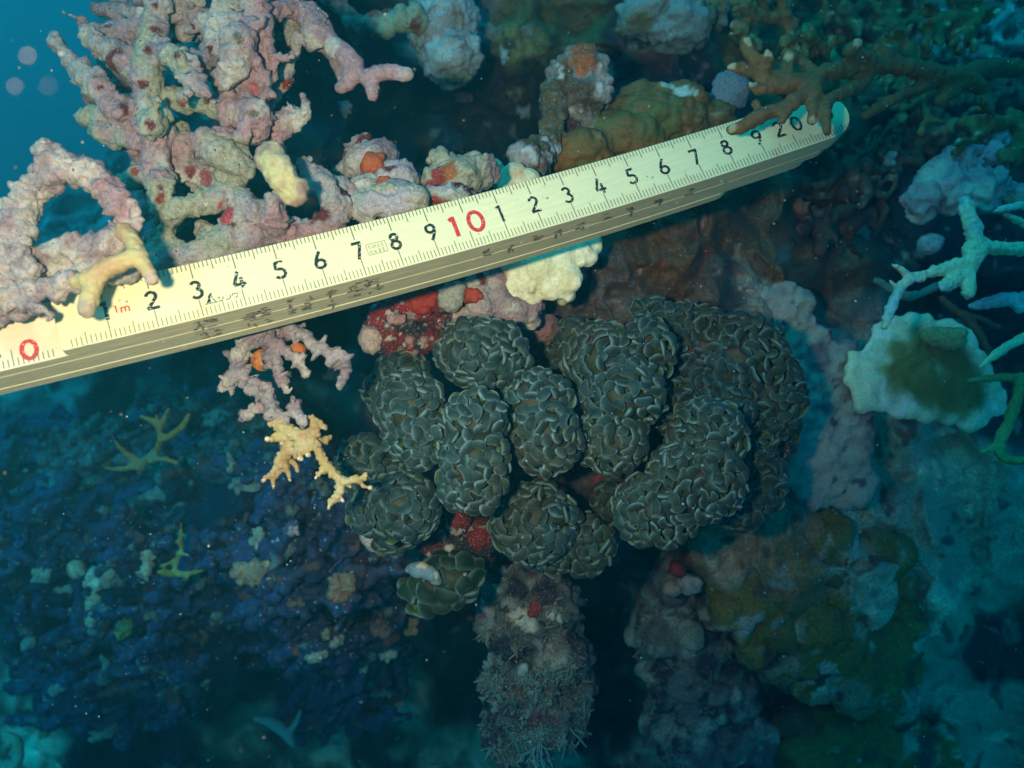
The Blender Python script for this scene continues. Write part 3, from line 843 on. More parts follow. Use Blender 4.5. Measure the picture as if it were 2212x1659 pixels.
# purple dead branch behind the arch
organic('dead_branch', M_dead, [Z([(260,1560,21.5,60),(400,1540,21.4,88),(560,1545,21.4,80),(680,1490,21.4,75),(780,1440,21.6,70)]), Z([(300,1640,21.8,70),(500,1680,21.6,90),(650,1650,21.6,90),(800,1640,22,80)])], vox=.07, disp=DEAD_DISP,
        col=dead_paint(160, pink=.2, green=.6, red=.7, base=(.30,.22,.22)), jit=.1, seed=4, label='dusky mauve dead coral branch lying behind the arched branch', cat='dead coral')
# pink smooth branches on the dark hollow
pk = organic('pink_coral_branch', M_dead, [[(700,60,26.2,18),(715,95,26,22),(748,120,25.8,23),(762,150,25.7,23),(752,178,25.7,18),(735,190,25.8,11)], [(690,100,26.6,10),(720,118,26.5,16),(735,150,26.4,16),(742,182,26.2,14)],
        [(752,160,25.9,16),(780,165,25.7,17),(802,182,25.5,16),(805,206,25.4,14)], [(785,168,25.6,15),(820,158,25.4,18),(850,157,25.3,16),(880,160,25.2,15)]], vox=.06, disp=[(.6,.05,31,'f'),(.2,.025,32,'b')],
        col=dead_paint(170, pink=-.12, green=.45, red=.8, base=(.42,.32,.32)), jit=.05, seed=5, label='forked bright pink coralline branch poking over the dark hollow', cat='coral')
# crust of pink algae with orange sponges
organic('crusted_rock', M_dead, balls=[ell(800,350,27.5,60,42,.8,20), ell(855,392,27,52,40,.8,-15), ell(845,425,26.2,60,30,.8,10), ell(790,420,26.6,50,40,.8,0)], tubes=[[(740,440,26,26),(790,450,25.6,30),(850,448,25.5,30),(900,430,25.5,24)],[(745,360,28,14),(770,320,28,18),(790,300,28,12)]], vox=.07,
        disp=DEAD_DISP, col=dead_paint(180, pink=.2, green=.2, red=.40, base=(.40,.34,.35)), seed=6, label='lumpy lilac crusted rubble holding two orange sponges, above the 8 and 9 of the ruler', cat='rubble piece')
def orange(u, v, d, a, b, rot, label, dep=.22, c=(.36,.075,.02), name='orange_sponge'):
    organic(name, M_sponge, balls=[ell(u,v,d,a,b,dep,rot)], vox=.045, disp=[(.5,.12,41+int(u)%7,'f'),(.3,.10,43,'r'),(.14,.03,42,'b')], col=paint([(tuple(x*.5 for x in c),.6,.25,.15,5)],c), label=label, cat='sponge')
orange(806,352,26.6,26,17,28,'small orange sponge patch on lilac crust, the upper of two')
orange(832,401,26.0,31,15,-8,'orange sponge ridge on lilac crust just above the ruler')
# low crust between the tangle and the white coral
organic('crusted_rock', M_dead, balls=[ell(990,385,27.3,60,44,.9,0), ell(1030,372,27.6,48,40,.8,10), ell(950,400,27,38,40,.7,0), ell(975,430,26.4,70,26,.7,-12)], tubes=[[(930,345,27,8),(945,330,27,11),(958,350,26.8,11)]], vox=.07, disp=DEAD_DISP,
        col=dead_paint(190, [(P(935,405,26.4),.35,ORR),(P(950,380,26.4),.3,ORR),(P(972,372,26.5),.28,(.3,.1,.03)),(P(955,425,26),.3,ORR),(P(1000,330,27),.5,GREENISH)], pink=.3, green=.05, red=.45, base=(.38,.38,.36)), seed=7,
        label='grey green crusted rock with red pits above the red 10 of the ruler', cat='rubble piece')
# ------------------------------------------------------------------ cream lumpy coral passing under the ruler
wl = []
r_ = random.Random(2)
for (u, v, d, a) in [(1130,600,28.3,34),(1110,570,28.3,30),(1165,580,28.1,36),(1205,560,28.2,38),(1245,545,28.4,34),(1280,530,28.8,24),(1190,620,28.3,32),(1225,600,28.2,34),(1225,635,28.5,20),(1150,635,28.5,28),(1100,625,28.5,26),(1110,540,28.8,34),(1180,530,28.8,40),(1250,505,29,40),(1270,555,28.5,22),(1215,648,28.7,13),(1140,500,29,40),(1120,460,29.6,40),(1110,410,29.8,34),(1080,385,30,24),(1068,360,30,18),(1112,378,29.8,26),(1140,395,29.8,30)]:
    for q in range(4): wl.append(ell(u + r_.uniform(-.6,.6) * a, v + r_.uniform(-.6,.6) * a, d + r_.uniform(-.02,.1), a * r_.uniform(.3,.5), a * r_.uniform(.3,.5), r_.uniform(.12,.2), 0))
    wl.append(ell(u, v, d + .2, a, a, .3, 0))
organic('lobed_white_coral', M_pale, balls=wl, vox=.06, disp=[(.6,.06,51,'f'),(.3,.02,52,'b')], col=paint([((.55,.42,.26),.9,.25,.15,5),((.78,.74,.50),.8,.1,.2,6)],(.70,.62,.36)), smooth=7,
        label='creamy white lumpy coral patch passing underneath the middle of the ruler', cat='coral')
# ------------------------------------------------------------------ red sponge rubble under the ruler
rb = [ell(900,660,29,60,40,.9,-15), ell(840,720,29.5,50,50,.9,0), ell(960,650,28.6,36,36,.7,0), ell(1000,690,29,50,30,.7,0), ell(900,730,29.6,60,40,.9,0), ell(860,690,29.4,60,30,.8,-30)]
organic('red_sponge_rock', M_dead, balls=rb, vox=.07, disp=[(.8,.16,61,'f'),(.35,.10,62,'r'),(.15,.05,63,'b')], col=paint([((.30,.015,.012),.7,.02,.10,5),((.02,.015,.02),.6,.22,.06,6),((.34,.22,.19),.35,.34,.05,8),((.5,.42,.36),.16,.40,.04,9)],(.14,.012,.014)), seed=2,
        label='rock crusted with blood red sponge between the ruler and the uppermost grey coral head', cat='sponge')
def chip(name, u, v, d, a, b, dep, rot, c, label, cat='rubble piece', seed=0, lay=(), mat=None, group=None, rough=1.0):
    organic(name, mat or M_dead, balls=[ell(u,v,d,a,b,dep,rot), ell(u+a*.4,v-b*.3,d,a*.6,b*.6,dep,rot+20)], vox=.055 if d < 33 else .1, disp=[(.5*rough,.10*rough,seed+1,'f'),(.2*rough,.05*rough,seed+2,'r'),(.1,.02,seed+3,'f')],
        col=paint(list(lay) + [(tuple(x*.7 for x in c),.5,.15,.15,seed)],c), label=label, cat=cat, group=group, seed=seed)
chip('coral_fragment',800,735,28.6,24,32,.3,15,(.50,.36,.30),'pale pinkish rubble flake at the lower end of the red sponge rock',seed=3)
chip('coral_fragment',858,690,28.3,20,12,.2,0,(.55,.27,.24),'tiny salmon pink pebble resting on the red sponge rock',seed=5)
chip('coral_fragment',975,640,28,30,34,.3,20,(.34,.33,.27),'olive grey rubble piece beside the bright red sponge knob',seed=7)
orange(915,648,28.1,30,26,10,'bright vermilion sponge knob under the ruler, below its 8',.2,(.30,.022,.010),'red_sponge')
orange(1020,640,27.9,22,13,5,'small orange red sponge on the mauve rubble beside cream coral',.14,(.34,.04,.012),'red_sponge')
organic('crusted_rock', M_dead, tubes=[[(1045,585,28.6,18),(1030,620,28.4,30),(1040,660,28.4,32),(1020,690,28.5,22)],[(1075,590,28.7,22),(1070,640,28.6,30),(1100,670,28.6,26),(1140,668,28.8,24),(1165,660,29,12)],[(1000,615,28.5,10),(1035,605,28.5,24)],[(1095,690,28.9,18),(1150,695,29,14)]], vox=.065,
        disp=[(.7,.14,71,'f'),(.3,.08,72,'r'),(.14,.035,73,'b')], col=dead_paint(200, pink=.1, green=.5, red=.5, base=(.40,.30,.30)), seed=9, label='mauve pink crusted rubble with ragged edge under the cream coral', cat='rubble piece')
chip('coral_fragment',1165,715,30.5,44,34,.5,20,(.22,.11,.10),'brownish pink smooth stone right of the uppermost grey coral head',seed=9)
# ------------------------------------------------------------------ dead branch with orange sponge and live yellow tips below the ruler
b2 = thing('staghorn_branch', P(600,820,24.5), 'fuzzy dead branch hanging below the ruler and ending in yellow live fingers', 'coral')
d2 = [[(x, y, d, r * .68) for x, y, d, r in t] for t in [[(1650,470,25,55),(1650,560,24.8,70),(1560,590,24.7,75),(1480,670,24.6,68),(1470,760,24.6,66),(1430,850,24.6,60),(1370,890,24.6,30)],
 [(1480,770,24.6,64),(1540,880,24.5,55),(1640,950,24.4,50),(1700,1030,24.3,52),(1760,1100,24.2,46)],
 [(1600,880,24.4,36),(1660,885,24.2,28)],
 [(1740,560,24.9,60),(1850,560,24.6,50),(1930,620,24.4,50),(2030,670,24.3,45),(2100,700,24.3,40)],
 [(2090,700,24.3,38),(2140,770,24.3,36),(2120,830,24.3,28),(2095,890,24.3,18)],
 [(1640,600,24.7,50),(1720,640,24.5,40),(1800,700,24.4,34),(1850,750,24.4,34),(1890,800,24.4,18)],
 [(1700,660,24.5,42),(1705,770,24.4,36),(1730,860,24.3,28),(1770,910,24.3,16),(1815,890,24.3,9)],
 [(1880,500,25,18),(1830,570,24.8,40)],[(1770,850,24.3,12),(1700,850,24.3,12)]]]
SPIKY = [(.6,.07,81,'f'),(.22,.06,82,'b'),(.12,.06,83,'r'),(.16,.24,84,'s')]
organic('dead_branch', M_dead, [Z4(t) for t in d2], vox=.05, disp=SPIKY, col=dead_paint(210, pink=.26, green=.8, red=.7, base=(.33,.285,.285)), jit=.14, parent=b2, seed=12)
organic('ragged_algae', M_dead, many=True, tubes=[Z4(t) for t in [[(1500,1070,24.6,20),(1560,1040,24.5,26),(1610,1020,24.4,20)],[(1480,1090,24.6,8),(1530,1060,24.5,16)],[(1540,1000,24.5,10),(1560,1060,24.5,14)],
      [(1830,980,24.3,16),(1830,1060,24.3,26),(1880,1100,24.2,24)],[(1780,1000,24.3,8),(1810,1040,24.3,16)],[(1800,950,24.3,7),(1835,1000,24.3,14)],[(1620,870,24.2,14),(1675,900,24.1,9)],[(1640,900,24.2,10),(1680,920,24.1,6)]]],
      vox=.045, disp=[(.25,.08,84,'r'),(.12,.05,85,'b')], col=dead_paint(220, pink=.3, green=.6, red=.9, base=(.40,.36,.34)), jit=.25, parent=b2, seed=13)
organic('sponge_patch', M_sponge, balls=[ell(.35*1620,525+.35*725,24.75,27,25,.18,0)], vox=.05, disp=[(.4,.03,1,'f'),(.12,.015,2,'b')], col=paint([((.30,.09,.03),.5,.2,.2,5)],(.45,.15,.03)), parent=b2)
organic('sponge_patch', M_sponge, balls=[ell(.35*1835,525+.35*660,24.7,20,17,.18,0)], vox=.05, disp=[(.4,.03,3,'f'),(.12,.015,4,'b')], col=paint([((.30,.09,.03),.5,.2,.2,5)],(.42,.12,.03)), parent=b2)
y2 = [[(1690,1090,24.3,46),(1770,1160,24.1,54),(1870,1190,24,46),(1940,1170,24,38),(1950,1120,23.95,34),(1920,1075,23.9,24)],[(1935,1085,23.9,26),(1975,1110,23.8,24),(2010,1140,23.8,16)],
 [(1750,1180,24.1,34),(1690,1205,24,26),(1655,1210,23.9,17)],[(1760,1190,24.1,30),(1735,1245,24,12)],
 [(1850,1200,24,40),(1850,1270,23.9,30),(1858,1340,23.8,18)],[(1890,1220,24,40),(1895,1260,23.9,28),(1905,1310,23.8,16)],
 [(1790,1200,24.2,48),(1780,1270,24.2,50),(1740,1330,24.1,42),(1700,1400,24.1,34),(1655,1440,24.1,24),(1620,1465,24.1,14)],
 [(1700,1390,24.1,28),(1690,1450,24.1,22),(1688,1510,24.1,15)],[(1740,1330,24.1,34),(1770,1400,24.1,24),(1790,1465,24.1,15)],[(1780,1270,24.2,34),(1815,1290,24,28),(1830,1330,24,18)],[(1790,1330,24.3,24),(1825,1380,24.3,22),(1835,1405,24.3,14)],
 [(1900,1200,24,42),(1960,1270,23.9,36),(2000,1350,23.8,36),(2060,1420,23.7,38),(2110,1465,23.6,36),(2180,1465,23.5,30),(2245,1445,23.4,24),(2270,1430,23.4,13)],
 [(2010,1400,23.8,30),(1975,1420,23.7,20),(1945,1455,23.7,13)],[(2100,1470,23.6,36),(2090,1540,23.6,32),(2055,1590,23.6,26),(2025,1635,23.6,16)],[(2085,1560,23.6,22),(2120,1595,23.6,12)],
 [(2130,1470,23.6,26),(2165,1500,23.6,14)],[(2200,1460,23.5,24),(2250,1500,23.5,18),(2290,1520,23.5,12)],[(1930,1240,24.2,30),(2000,1215,24.4,28),(2040,1200,24.5,20)]]
tips = [(1655,1210,23.7),(1735,1245,23.8),(1858,1340,23.6),(1905,1310,23.6),(1620,1465,23.9),(1688,1510,23.9),(1790,1465,23.9),(1830,1330,23.8),(2010,1140,23.6),(2270,1430,23.2),(1945,1455,23.5),(2025,1635,23.4),(2120,1595,23.4),(2165,1500,23.4),(2290,1520,23.3)]
organic('live_tip', M_live, [[(x, y, d, r * .86) for x, y, d, r in Z4(t)] for t in y2], vox=.042, disp=[(.6,.03,91,'f'),(.12,.05,92,'b')], jit=.04, parent=b2, seed=14,
        col=paint([((.38,.23,.09),1.0,.1,.25,3),((.48,.37,.18),.7,.15,.2,4)],(.46,.34,.12),[((.35*x,525+.35*y),3.6,(.66,.60,.46)) for x,y,d in tips]))


# ------------------------------------------------------------------ hammer coral: fleshy heads packed with bean-shaped tentacle tips
def bean_template(nr=11, ns=12):
    """unit bean along x; returns arrays t (ring param), ang, faces"""
    t = np.cos(np.linspace(np.pi, 0, nr))
    ang = np.linspace(0, 2 * np.pi, ns, endpoint=False)
    faces = []
    for i in range(nr - 1):
        for j in range(ns):
            faces.append((i * ns + j, i * ns + (j + 1) % ns, (i + 1) * ns + (j + 1) % ns, (i + 1) * ns + j))
    return t, ang, np.array(faces)
BT, BA, BF = bean_template()
def tentacles(name, ells_, parent, seed, size=1.0, packing=1.0, pale=1.0, open_=0.0, tone=(.034,.058,.046)):
    """ells_: list of (center, A) ; tips are spread over the union's outer surface"""
    g = np.random.default_rng(seed)
    cand_p, cand_n = [], []
    for c, A in ells_:
        A = np.asarray(A, float); Ai = np.linalg.inv(A)
        k = 4200
        x = g.normal(size=(k, 3)); x /= np.linalg.norm(x, axis=1)[:, None]
        # weight for area
        p = x @ A.T + c; n = x @ Ai; n /= np.linalg.norm(n, axis=1)[:, None]
        keep = np.ones(k, bool)
        for c2, A2 in ells_:
            if c2 is c: continue
            q = (p - c2) @ np.linalg.inv(np.asarray(A2, float)).T
            keep &= (q ** 2).sum(1) > .97
        view = -p / np.linalg.norm(p, axis=1)[:, None]
        keep &= (n * view).sum(1) > -.45
        cand_p.append(p[keep]); cand_n.append(n[keep])
    cp, cn = np.vstack(cand_p), np.vstack(cand_n)
    o = g.permutation(len(cp)); cp, cn = cp[o], cn[o]
    dmin = .252 * size / packing
    sel = []
    P_ = np.empty((0, 3))
    for i in range(len(cp)):
        if len(P_) == 0 or ((P_ - cp[i]) ** 2).sum(1).min() > dmin * dmin:
            sel.append(i); P_ = cp[sel]
    sp_, sn = cp[sel], cn[sel]; N = len(sel)
    cen = np.mean([c for c, A in ells_], 0)
    # in-plane direction: mostly running round the head, swirled by noise
    axis = np.array([.15, .25, 1.0]); axis /= np.linalg.norm(axis)
    e1 = np.cross(axis, sn); ln = np.linalg.norm(e1, axis=1)[:, None]
    e1 = np.where(ln > .15, e1 / (ln + 1e-9), np.array([1., 0, 0])); e1 -= (e1 * sn).sum(1)[:, None] * sn; e1 /= np.linalg.norm(e1, axis=1)[:, None]
    e2 = np.cross(sn, e1)
    th = 1.3 * noise(sp_, 1.1, seed) + g.normal(0, .42, N)
    d1 = e1 * np.cos(th)[:, None] + e2 * np.sin(th)[:, None]
    d2 = np.cross(sn, d1)
    pole = cen / np.linalg.norm(cen) * -1.0
    out_ = sn - (sn @ pole)[:, None] * pole
    sg = np.sign((d2 * out_).sum(1)); sg[sg == 0] = 1
    flip = g.random(N) < .12
    sg[flip] *= -1
    d2 = d2 * sg[:, None]
    tl = np.radians(g.normal(24, 13, N))[:, None]
    nn = sn * np.cos(tl) - d2 * np.sin(tl); d2 = d2 * np.cos(tl) + sn * np.sin(tl)
    rl = np.radians(g.normal(0, 14, N))[:, None]
    nn, d1 = nn * np.cos(rl) - d1 * np.sin(rl), d1 * np.cos(rl) + nn * np.sin(rl)
    L_ = .255 * size * g.uniform(.65, 1.2, N); R_ = .150 * size * g.uniform(.8, 1.15, N)
    short = g.random(N) < .12
    L_[short] = R_[short] * 1.2
    bend = g.uniform(.15, .6, N) * L_ * np.where(g.random(N) < .85, 1, -1)
    lift = g.normal(0, .06, N) * size
    t = BT[None, :]; prof = np.sqrt(np.clip(1 - np.abs(t) ** 3.0, 0, 1)); prof = np.maximum(prof, .02)
    tt = np.broadcast_to(t, (N, len(BT)))
    ax_ = tt * L_[:, None]; by = bend[:, None] * (1 - tt ** 2) - bend[:, None] * .5
    hz_ = -.30 * R_[:, None] * tt ** 2
    wob = 1 + .10 * np.sin(3 * tt + g.uniform(0, 6, N)[:, None])
    rr = R_[:, None] * prof * wob
    ca, sa = np.cos(BA), np.sin(BA)
    Y = by[..., None] + rr[..., None] * ca
    Z_ = hz_[..., None] + rr[..., None] * sa * .58 + lift[:, None, None]
    X = np.broadcast_to(ax_[..., None], Y.shape)
    V = sp_[:, None, None, :] + X[..., None] * d1[:, None, None, :] + Y[..., None] * d2[:, None, None, :] + Z_[..., None] * nn[:, None, None, :]
    nv = len(BT) * len(BA)
    V = V.reshape(N * nv, 3)
    Fc = (BF[None] + (np.arange(N) * nv)[:, None, None]).reshape(-1, 4)
    # colour: coral's own pale bluish rim; crown darkened to paint in a translucent look
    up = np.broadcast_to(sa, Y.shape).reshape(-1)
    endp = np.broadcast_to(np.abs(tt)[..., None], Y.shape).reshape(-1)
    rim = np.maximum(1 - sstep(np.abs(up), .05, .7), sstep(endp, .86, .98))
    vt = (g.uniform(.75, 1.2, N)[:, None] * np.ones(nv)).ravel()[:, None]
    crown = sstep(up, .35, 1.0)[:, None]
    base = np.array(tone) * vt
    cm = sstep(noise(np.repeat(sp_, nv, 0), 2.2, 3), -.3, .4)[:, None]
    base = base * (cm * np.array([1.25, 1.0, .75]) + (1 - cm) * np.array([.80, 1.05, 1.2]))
    base = base * (.35 + .65 * pale) * (1.25 - .6 * crown)  # lower pale puts the dimness of shadowed heads into their colour
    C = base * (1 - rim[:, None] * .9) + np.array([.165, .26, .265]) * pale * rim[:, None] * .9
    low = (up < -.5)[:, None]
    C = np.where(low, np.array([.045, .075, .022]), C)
    # stalk below every tip
    ns2 = 6; a2 = np.linspace(0, 2 * np.pi, ns2, endpoint=False)
    sv = []
    for (h_, r_s) in ((0.02, .62), (-.28, .5), (-.62, .55)):
        ring = (sp_ + nn * (lift[:, None]) + sn * h_ * size + d2 * (bend * .4)[:, None])[:, None, :] + (R_ * r_s)[:, None, None] * (np.cos(a2)[None, :, None] * d1[:, None, :] + np.sin(a2)[None, :, None] * d2[:, None, :])
        sv.append(ring)
    S = np.stack(sv, 1).reshape(-1, 3)
    SF = np.array([(r * ns2 + j, r * ns2 + (j + 1) % ns2, (r + 1) * ns2 + (j + 1) % ns2, (r + 1) * ns2 + j) for r in range(2) for j in range(ns2)])
    SF = (SF[None] + (np.arange(N) * ns2 * 3)[:, None, None]).reshape(-1, 4) + len(V)
    SC = np.tile(np.array([.06, .09, .025]), (len(S), 1))
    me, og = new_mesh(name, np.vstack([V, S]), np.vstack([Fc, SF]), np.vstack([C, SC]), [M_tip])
    return link(name, me, og, parent)

def euph_head(parent, seed, ells_, stalk=None, **kw):
    core = [(c, np.asarray(A) * .80) for c, A in ells_]
    tb = []
    if stalk is not None:
        c0 = ells_[0][0]; r0 = np.abs(np.asarray(ells_[0][1])).sum(1)[:2].min() * .62
        tb = [[[*c0, r0], [*(c0 * .5 + np.asarray(stalk) * .5 + np.array([0, -.15, 0])), r0 * .9], [*stalk, r0 * .9]]]
    h = organic('polyp_head', M_flesh, tb, core, vox=.11, disp=[(.7, .05, 3, 'f')], col=paint([((.02,.035,.014), .8, .05, .2, seed), ((.07,.04,.03), 1.2, .40, .1, seed + 2)], (.035,.04,.02)), xyz=True, parent=parent, seed=seed)
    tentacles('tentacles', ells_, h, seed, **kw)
hc = thing('hammer_coral', P(1300, 930, 31), 'big grey green hammer coral colony with rounded heads of packed bean-shaped tentacle tips', 'coral')
def E_(u, v, d, a, b, rot=0, dep=None):
    aa = min(a, b) * d / F
    return ell(u, v, d, a - 7, b - 7, dep if dep else aa * .85, rot)
HEADS = [
 ([E_(1042,762,27.0,106,78,-4)], (1050,860,31), {}),
 ([E_(885,880,26.1,82,84,0), E_(905,940,26.0,76,76,0)], (930,900,31), {}),
 ([E_(1030,910,25.8,72,72,0), E_(1024,990,25.5,80,82,0), E_(1018,1045,25.7,82,66,0)], (1050,1000,31), {}),
 ([E_(1158,865,27.0,80,72,0), E_(1178,945,26.6,80,88,0)], (1180,950,32), {}),
 ([E_(1300,770,28.0,92,78,0), E_(1345,850,27.6,96,90,0), E_(1320,950,27.4,82,78,0), E_(1390,760,28.6,70,80,0)], (1350,870,33), {'packing': .9}),
 ([E_(1450,715,30.2,92,64,10), E_(1530,740,30.2,90,78,0)], (1500,780,34), {'packing': .92, 'pale': .8}),
 ([E_(1600,770,30.1,108,98,0), E_(1662,855,30.5,84,98,0), E_(1540,830,30.2,96,76,0)], (1600,850,34), {'packing': .88, 'pale': .75}),
 ([E_(1525,945,28.0,88,88,0), E_(1505,1035,27.5,110,96,0), E_(1420,1100,27.5,98,86,0)], (1480,1030,33), {}),
 ([E_(1155,1130,27.6,98,90,0)], (1160,1100,32), {'pale': .8}),
 ([E_(1255,1175,28.4,78,70,0), E_(1190,1200,28.6,60,44,0)], (1240,1130,32), {'pale': .75}),
 ([E_(868,1095,27.2,86,80,0), E_(806,1105,27.6,60,58,0)], (900,1060,32), {'pale': .8}),
 ([E_(785,1005,28.0,66,68,0), E_(850,1035,28.2,60,54,0)], (850,1010,32), {'pale': .75}),
 ([E_(868,800,29.4,60,52,0), E_(822,850,29.6,42,48,0)], (900,850,33), {'pale': .6}),
 ([E_(1190,775,30.8,66,36,8), E_(1170,800,31,46,34,8)], (1190,830,33), {'pale': .6}),
 ([E_(1640,1040,30.2,62,84,0), E_(1600,1090,30.2,60,60,0)], (1580,1020,34), {'pale': .65}),
 ([E_(1690,930,31.4,42,70,0)], (1640,930,34), {'pale': .55, 'packing': .85}),
 ([E_(850,1160,29.2,50,44,0)], (900,1120,32), {'pale': .6}),
 ([E_(1320,1090,29.5,44,50,0)], (1320,1060,33), {'pale': .55}),
 ([E_(1450,880,29.4,62,64,0)], (1450,900,33), {'pale': .6, 'packing': .8}),
 ([E_(1570,880,29.6,70,60,0), E_(1620,960,30,60,60,0)], (1570,900,34), {'pale': .6, 'packing': .85}),
 ([E_(1240,720,29.2,46,40,0), E_(1410,670,30.6,50,34,0)], (1300,760,33), {'pale': .6, 'packing': .9}),
]
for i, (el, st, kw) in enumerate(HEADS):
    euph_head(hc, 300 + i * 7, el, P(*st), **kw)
organic('skeleton_base', M_rock, [uvr([(950,900,33.5,110),(1150,950,33.5,150),(1350,930,34,170),(1550,900,35,150)]), uvr([(950,1050,33.5,80),(1200,1080,34,110),(1400,1050,34.5,120)])], vox=.2, disp=[(1.5,.4,1,'f'),(.5,.12,2,'r')],
        col=paint([((.11,.05,.045),1.0,.1,.1,3),((.02,.015,.02),.8,.2,.1,5),((.22,.02,.02),.6,.42,.05,6)],(.05,.035,.035)), xyz=True, parent=hc, seed=4)
# small separate bubble-tipped coral below
sm = thing('small_bubble_coral', P(955,1265,31), 'small dark green coral with few large bubble-like lobes, below the big grey colony', 'coral')
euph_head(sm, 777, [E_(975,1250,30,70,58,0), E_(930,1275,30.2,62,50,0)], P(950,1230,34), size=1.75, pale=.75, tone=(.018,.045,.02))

# ------------------------------------------------------------------ right hand side
def tubes_u(T): return T
# brown finger coral draped over the far end of the ruler
def Z3(t, dd=0): return [(1438 + .35 * x, .35 * y, d + dd, .35 * r) for (x, y, d, r) in t]
fc = [[(1850,480,29,70),(1720,470,28.3,66),(1560,430,27.6,58),(1350,395,27.0,56),(1150,420,26.4,54),(980,450,26,52),(900,500,25.9,46),(780,520,25.8,42),(660,550,25.7,40),(560,545,25.6,34),(520,515,25.5,18)],
 [(1175,275,25.8,36),(1140,330,26,50),(1250,370,26.6,56)],[(1300,300,26.8,30),(1380,340,27,40),(1500,400,27.4,40)],
 [(500,255,25.7,38),(525,330,25.7,44),(600,400,25.7,42),(640,440,25.8,38),(720,470,25.8,36)],[(630,320,25.5,20),(640,370,25.6,34),(610,420,25.7,36)],
 [(400,415,25.6,22),(450,420,25.6,38),(540,450,25.7,36),(620,490,25.7,36),(760,500,25.8,36),(900,480,25.9,44)],
 [(740,330,25.9,30),(770,350,25.9,44),(740,430,25.9,40),(760,490,25.8,36)],[(820,340,26,30),(900,430,26,44)],
 [(402,800,25.1,30),(480,775,25.1,42),(600,710,25.2,44),(700,670,25.3,42),(800,610,25.4,42),(900,560,25.6,44),(940,500,25.8,44)],
 [(720,750,25.0,26),(745,700,25.1,34),(790,640,25.3,34)],[(560,640,25.6,30),(580,690,25.4,30)],
 [(905,740,25.2,32),(905,660,25.3,38),(920,580,25.6,42),(930,510,25.8,42)],
 [(995,815,25.1,26),(992,760,25.1,33),(990,680,25.2,36),(1020,610,25.6,42),(1100,570,26,40),(1190,520,26.5,44),(1260,440,26.8,44)],
 [(1235,710,26.9,22),(1300,670,27,30),(1450,590,27.4,34),(1600,530,27.9,38),(1720,480,28.4,44)],
 [(1700,620,28.2,40),(1740,570,28.4,54),(1830,500,28.9,60)],[(1950,540,29,40),(1860,480,29,66),(1960,430,29.8,60),(2150,420,30.5,60)]]
fbrown = paint([((.17,.085,.03),1.1,.15,.2,3),((.09,.085,.03),1.3,.1,.2,6)],(.13,.09,.03),[((1438+.35*x,.35*y),11,(.34,.30,.17)) for x,y in ((1175,265),(500,250),(395,410),(640,320),(520,515),(905,745),(400,800),(745,340))])
organic('finger_coral', M_live_far, [Z3(t) for t in fc], vox=.06, disp=[(.6,.06,101,'f'),(.2,.03,102,'b')], col=fbrown, jit=.06, seed=20,
        label='olive brown finger coral whose blunt branches reach over the far end of the ruler', cat='coral')
organic('staghorn_coral', M_live_far, [Z3(t) for t in [[(1850,1240,29.4,42),(1870,1330,29.3,50),(1900,1430,29.3,54),(1930,1540,29.3,52),(1890,1640,29.3,48)],[(1920,1510,29.3,50),(2050,1530,29.6,38),(2180,1535,30,40),(2330,1540,30.5,45)],
   [(1900,1600,29.3,50),(1760,1660,29.2,34),(1640,1680,29.1,30),(1560,1720,29,28)]]] +
   [[(1438+.35*x,525+.35*y,d,.35*r) for x,y,d,r in t] for t in [[(1800,120,29.2,32),(1640,180,29.1,31),(1520,215,29,31),(1450,280,28.9,33),(1400,380,28.8,34),(1370,450,28.7,30),(1350,520,28.7,20)],[(1520,210,29,26),(1450,160,28.9,20),(1400,135,28.8,13)],[(1440,290,28.9,22),(1390,240,28.8,12)],
   [(1900,60,29.3,54),(1860,150,29.3,48),(1800,210,29.2,46),(1735,260,29,40),(1710,270,28.9,30)],[(1860,150,29.3,46),(1870,230,29.2,44),(1870,310,29.1,38)],[(1920,60,29.3,40),(1880,30,29.3,50)]]],
   vox=.06, disp=[(.5,.04,103,'f'),(.16,.04,104,'b')], col=paint([((.30,.46,.42),1.2,.1,.25,5)],(.52,.56,.34),[((1650,617),12,(.6,.66,.62)),((1560,620),10,(.6,.66,.62))]), jit=.05, seed=21,
   label='pale greenish white staghorn coral with a long curved arm, at the right edge', cat='coral')
def twig(T, label, c, c2, seed, dmg=(.5,.03)):
    organic('coral_branch', M_live_far, [[(1438+.35*x,525+.35*y,d,.35*r) for x,y,d,r in t] for t in T], vox=.07, disp=[(dmg[0],dmg[1],105,'f'),(.16,.03,106,'b')], col=paint([(c2,.9,.1,.2,seed)],c), jit=.05, seed=seed, label=label, cat='coral')
twig([[(1900,390,31,28),(1990,370,31,40),(2100,345,31,44),(2300,350,31.5,50)],[(2150,350,31,40),(2190,400,31,40)]],'blunt pale bluish coral stub below the white staghorn arm',(.34,.44,.46),(.26,.34,.36),31)
twig([[(1940,765,30.5,12),(2000,715,30.5,22),(2110,640,30.6,30),(2300,540,31,36)]],'single straight pale yellow coral spike pointing down to the crust plate',(.50,.50,.26),(.42,.46,.28),32)
twig([[(2035,-195,30,14),(2100,-215,30,24),(2300,-250,30.5,30)]],'thin greenish white twig at the right edge, above its twin',(.42,.52,.40),(.36,.46,.36),33)
twig([[(2095,-180,30.2,14),(2150,-150,30.2,24),(2300,-70,30.5,30)]],'thin greenish yellow twig slanting off the right edge, just under its twin',(.42,.46,.28),(.36,.40,.24),34)
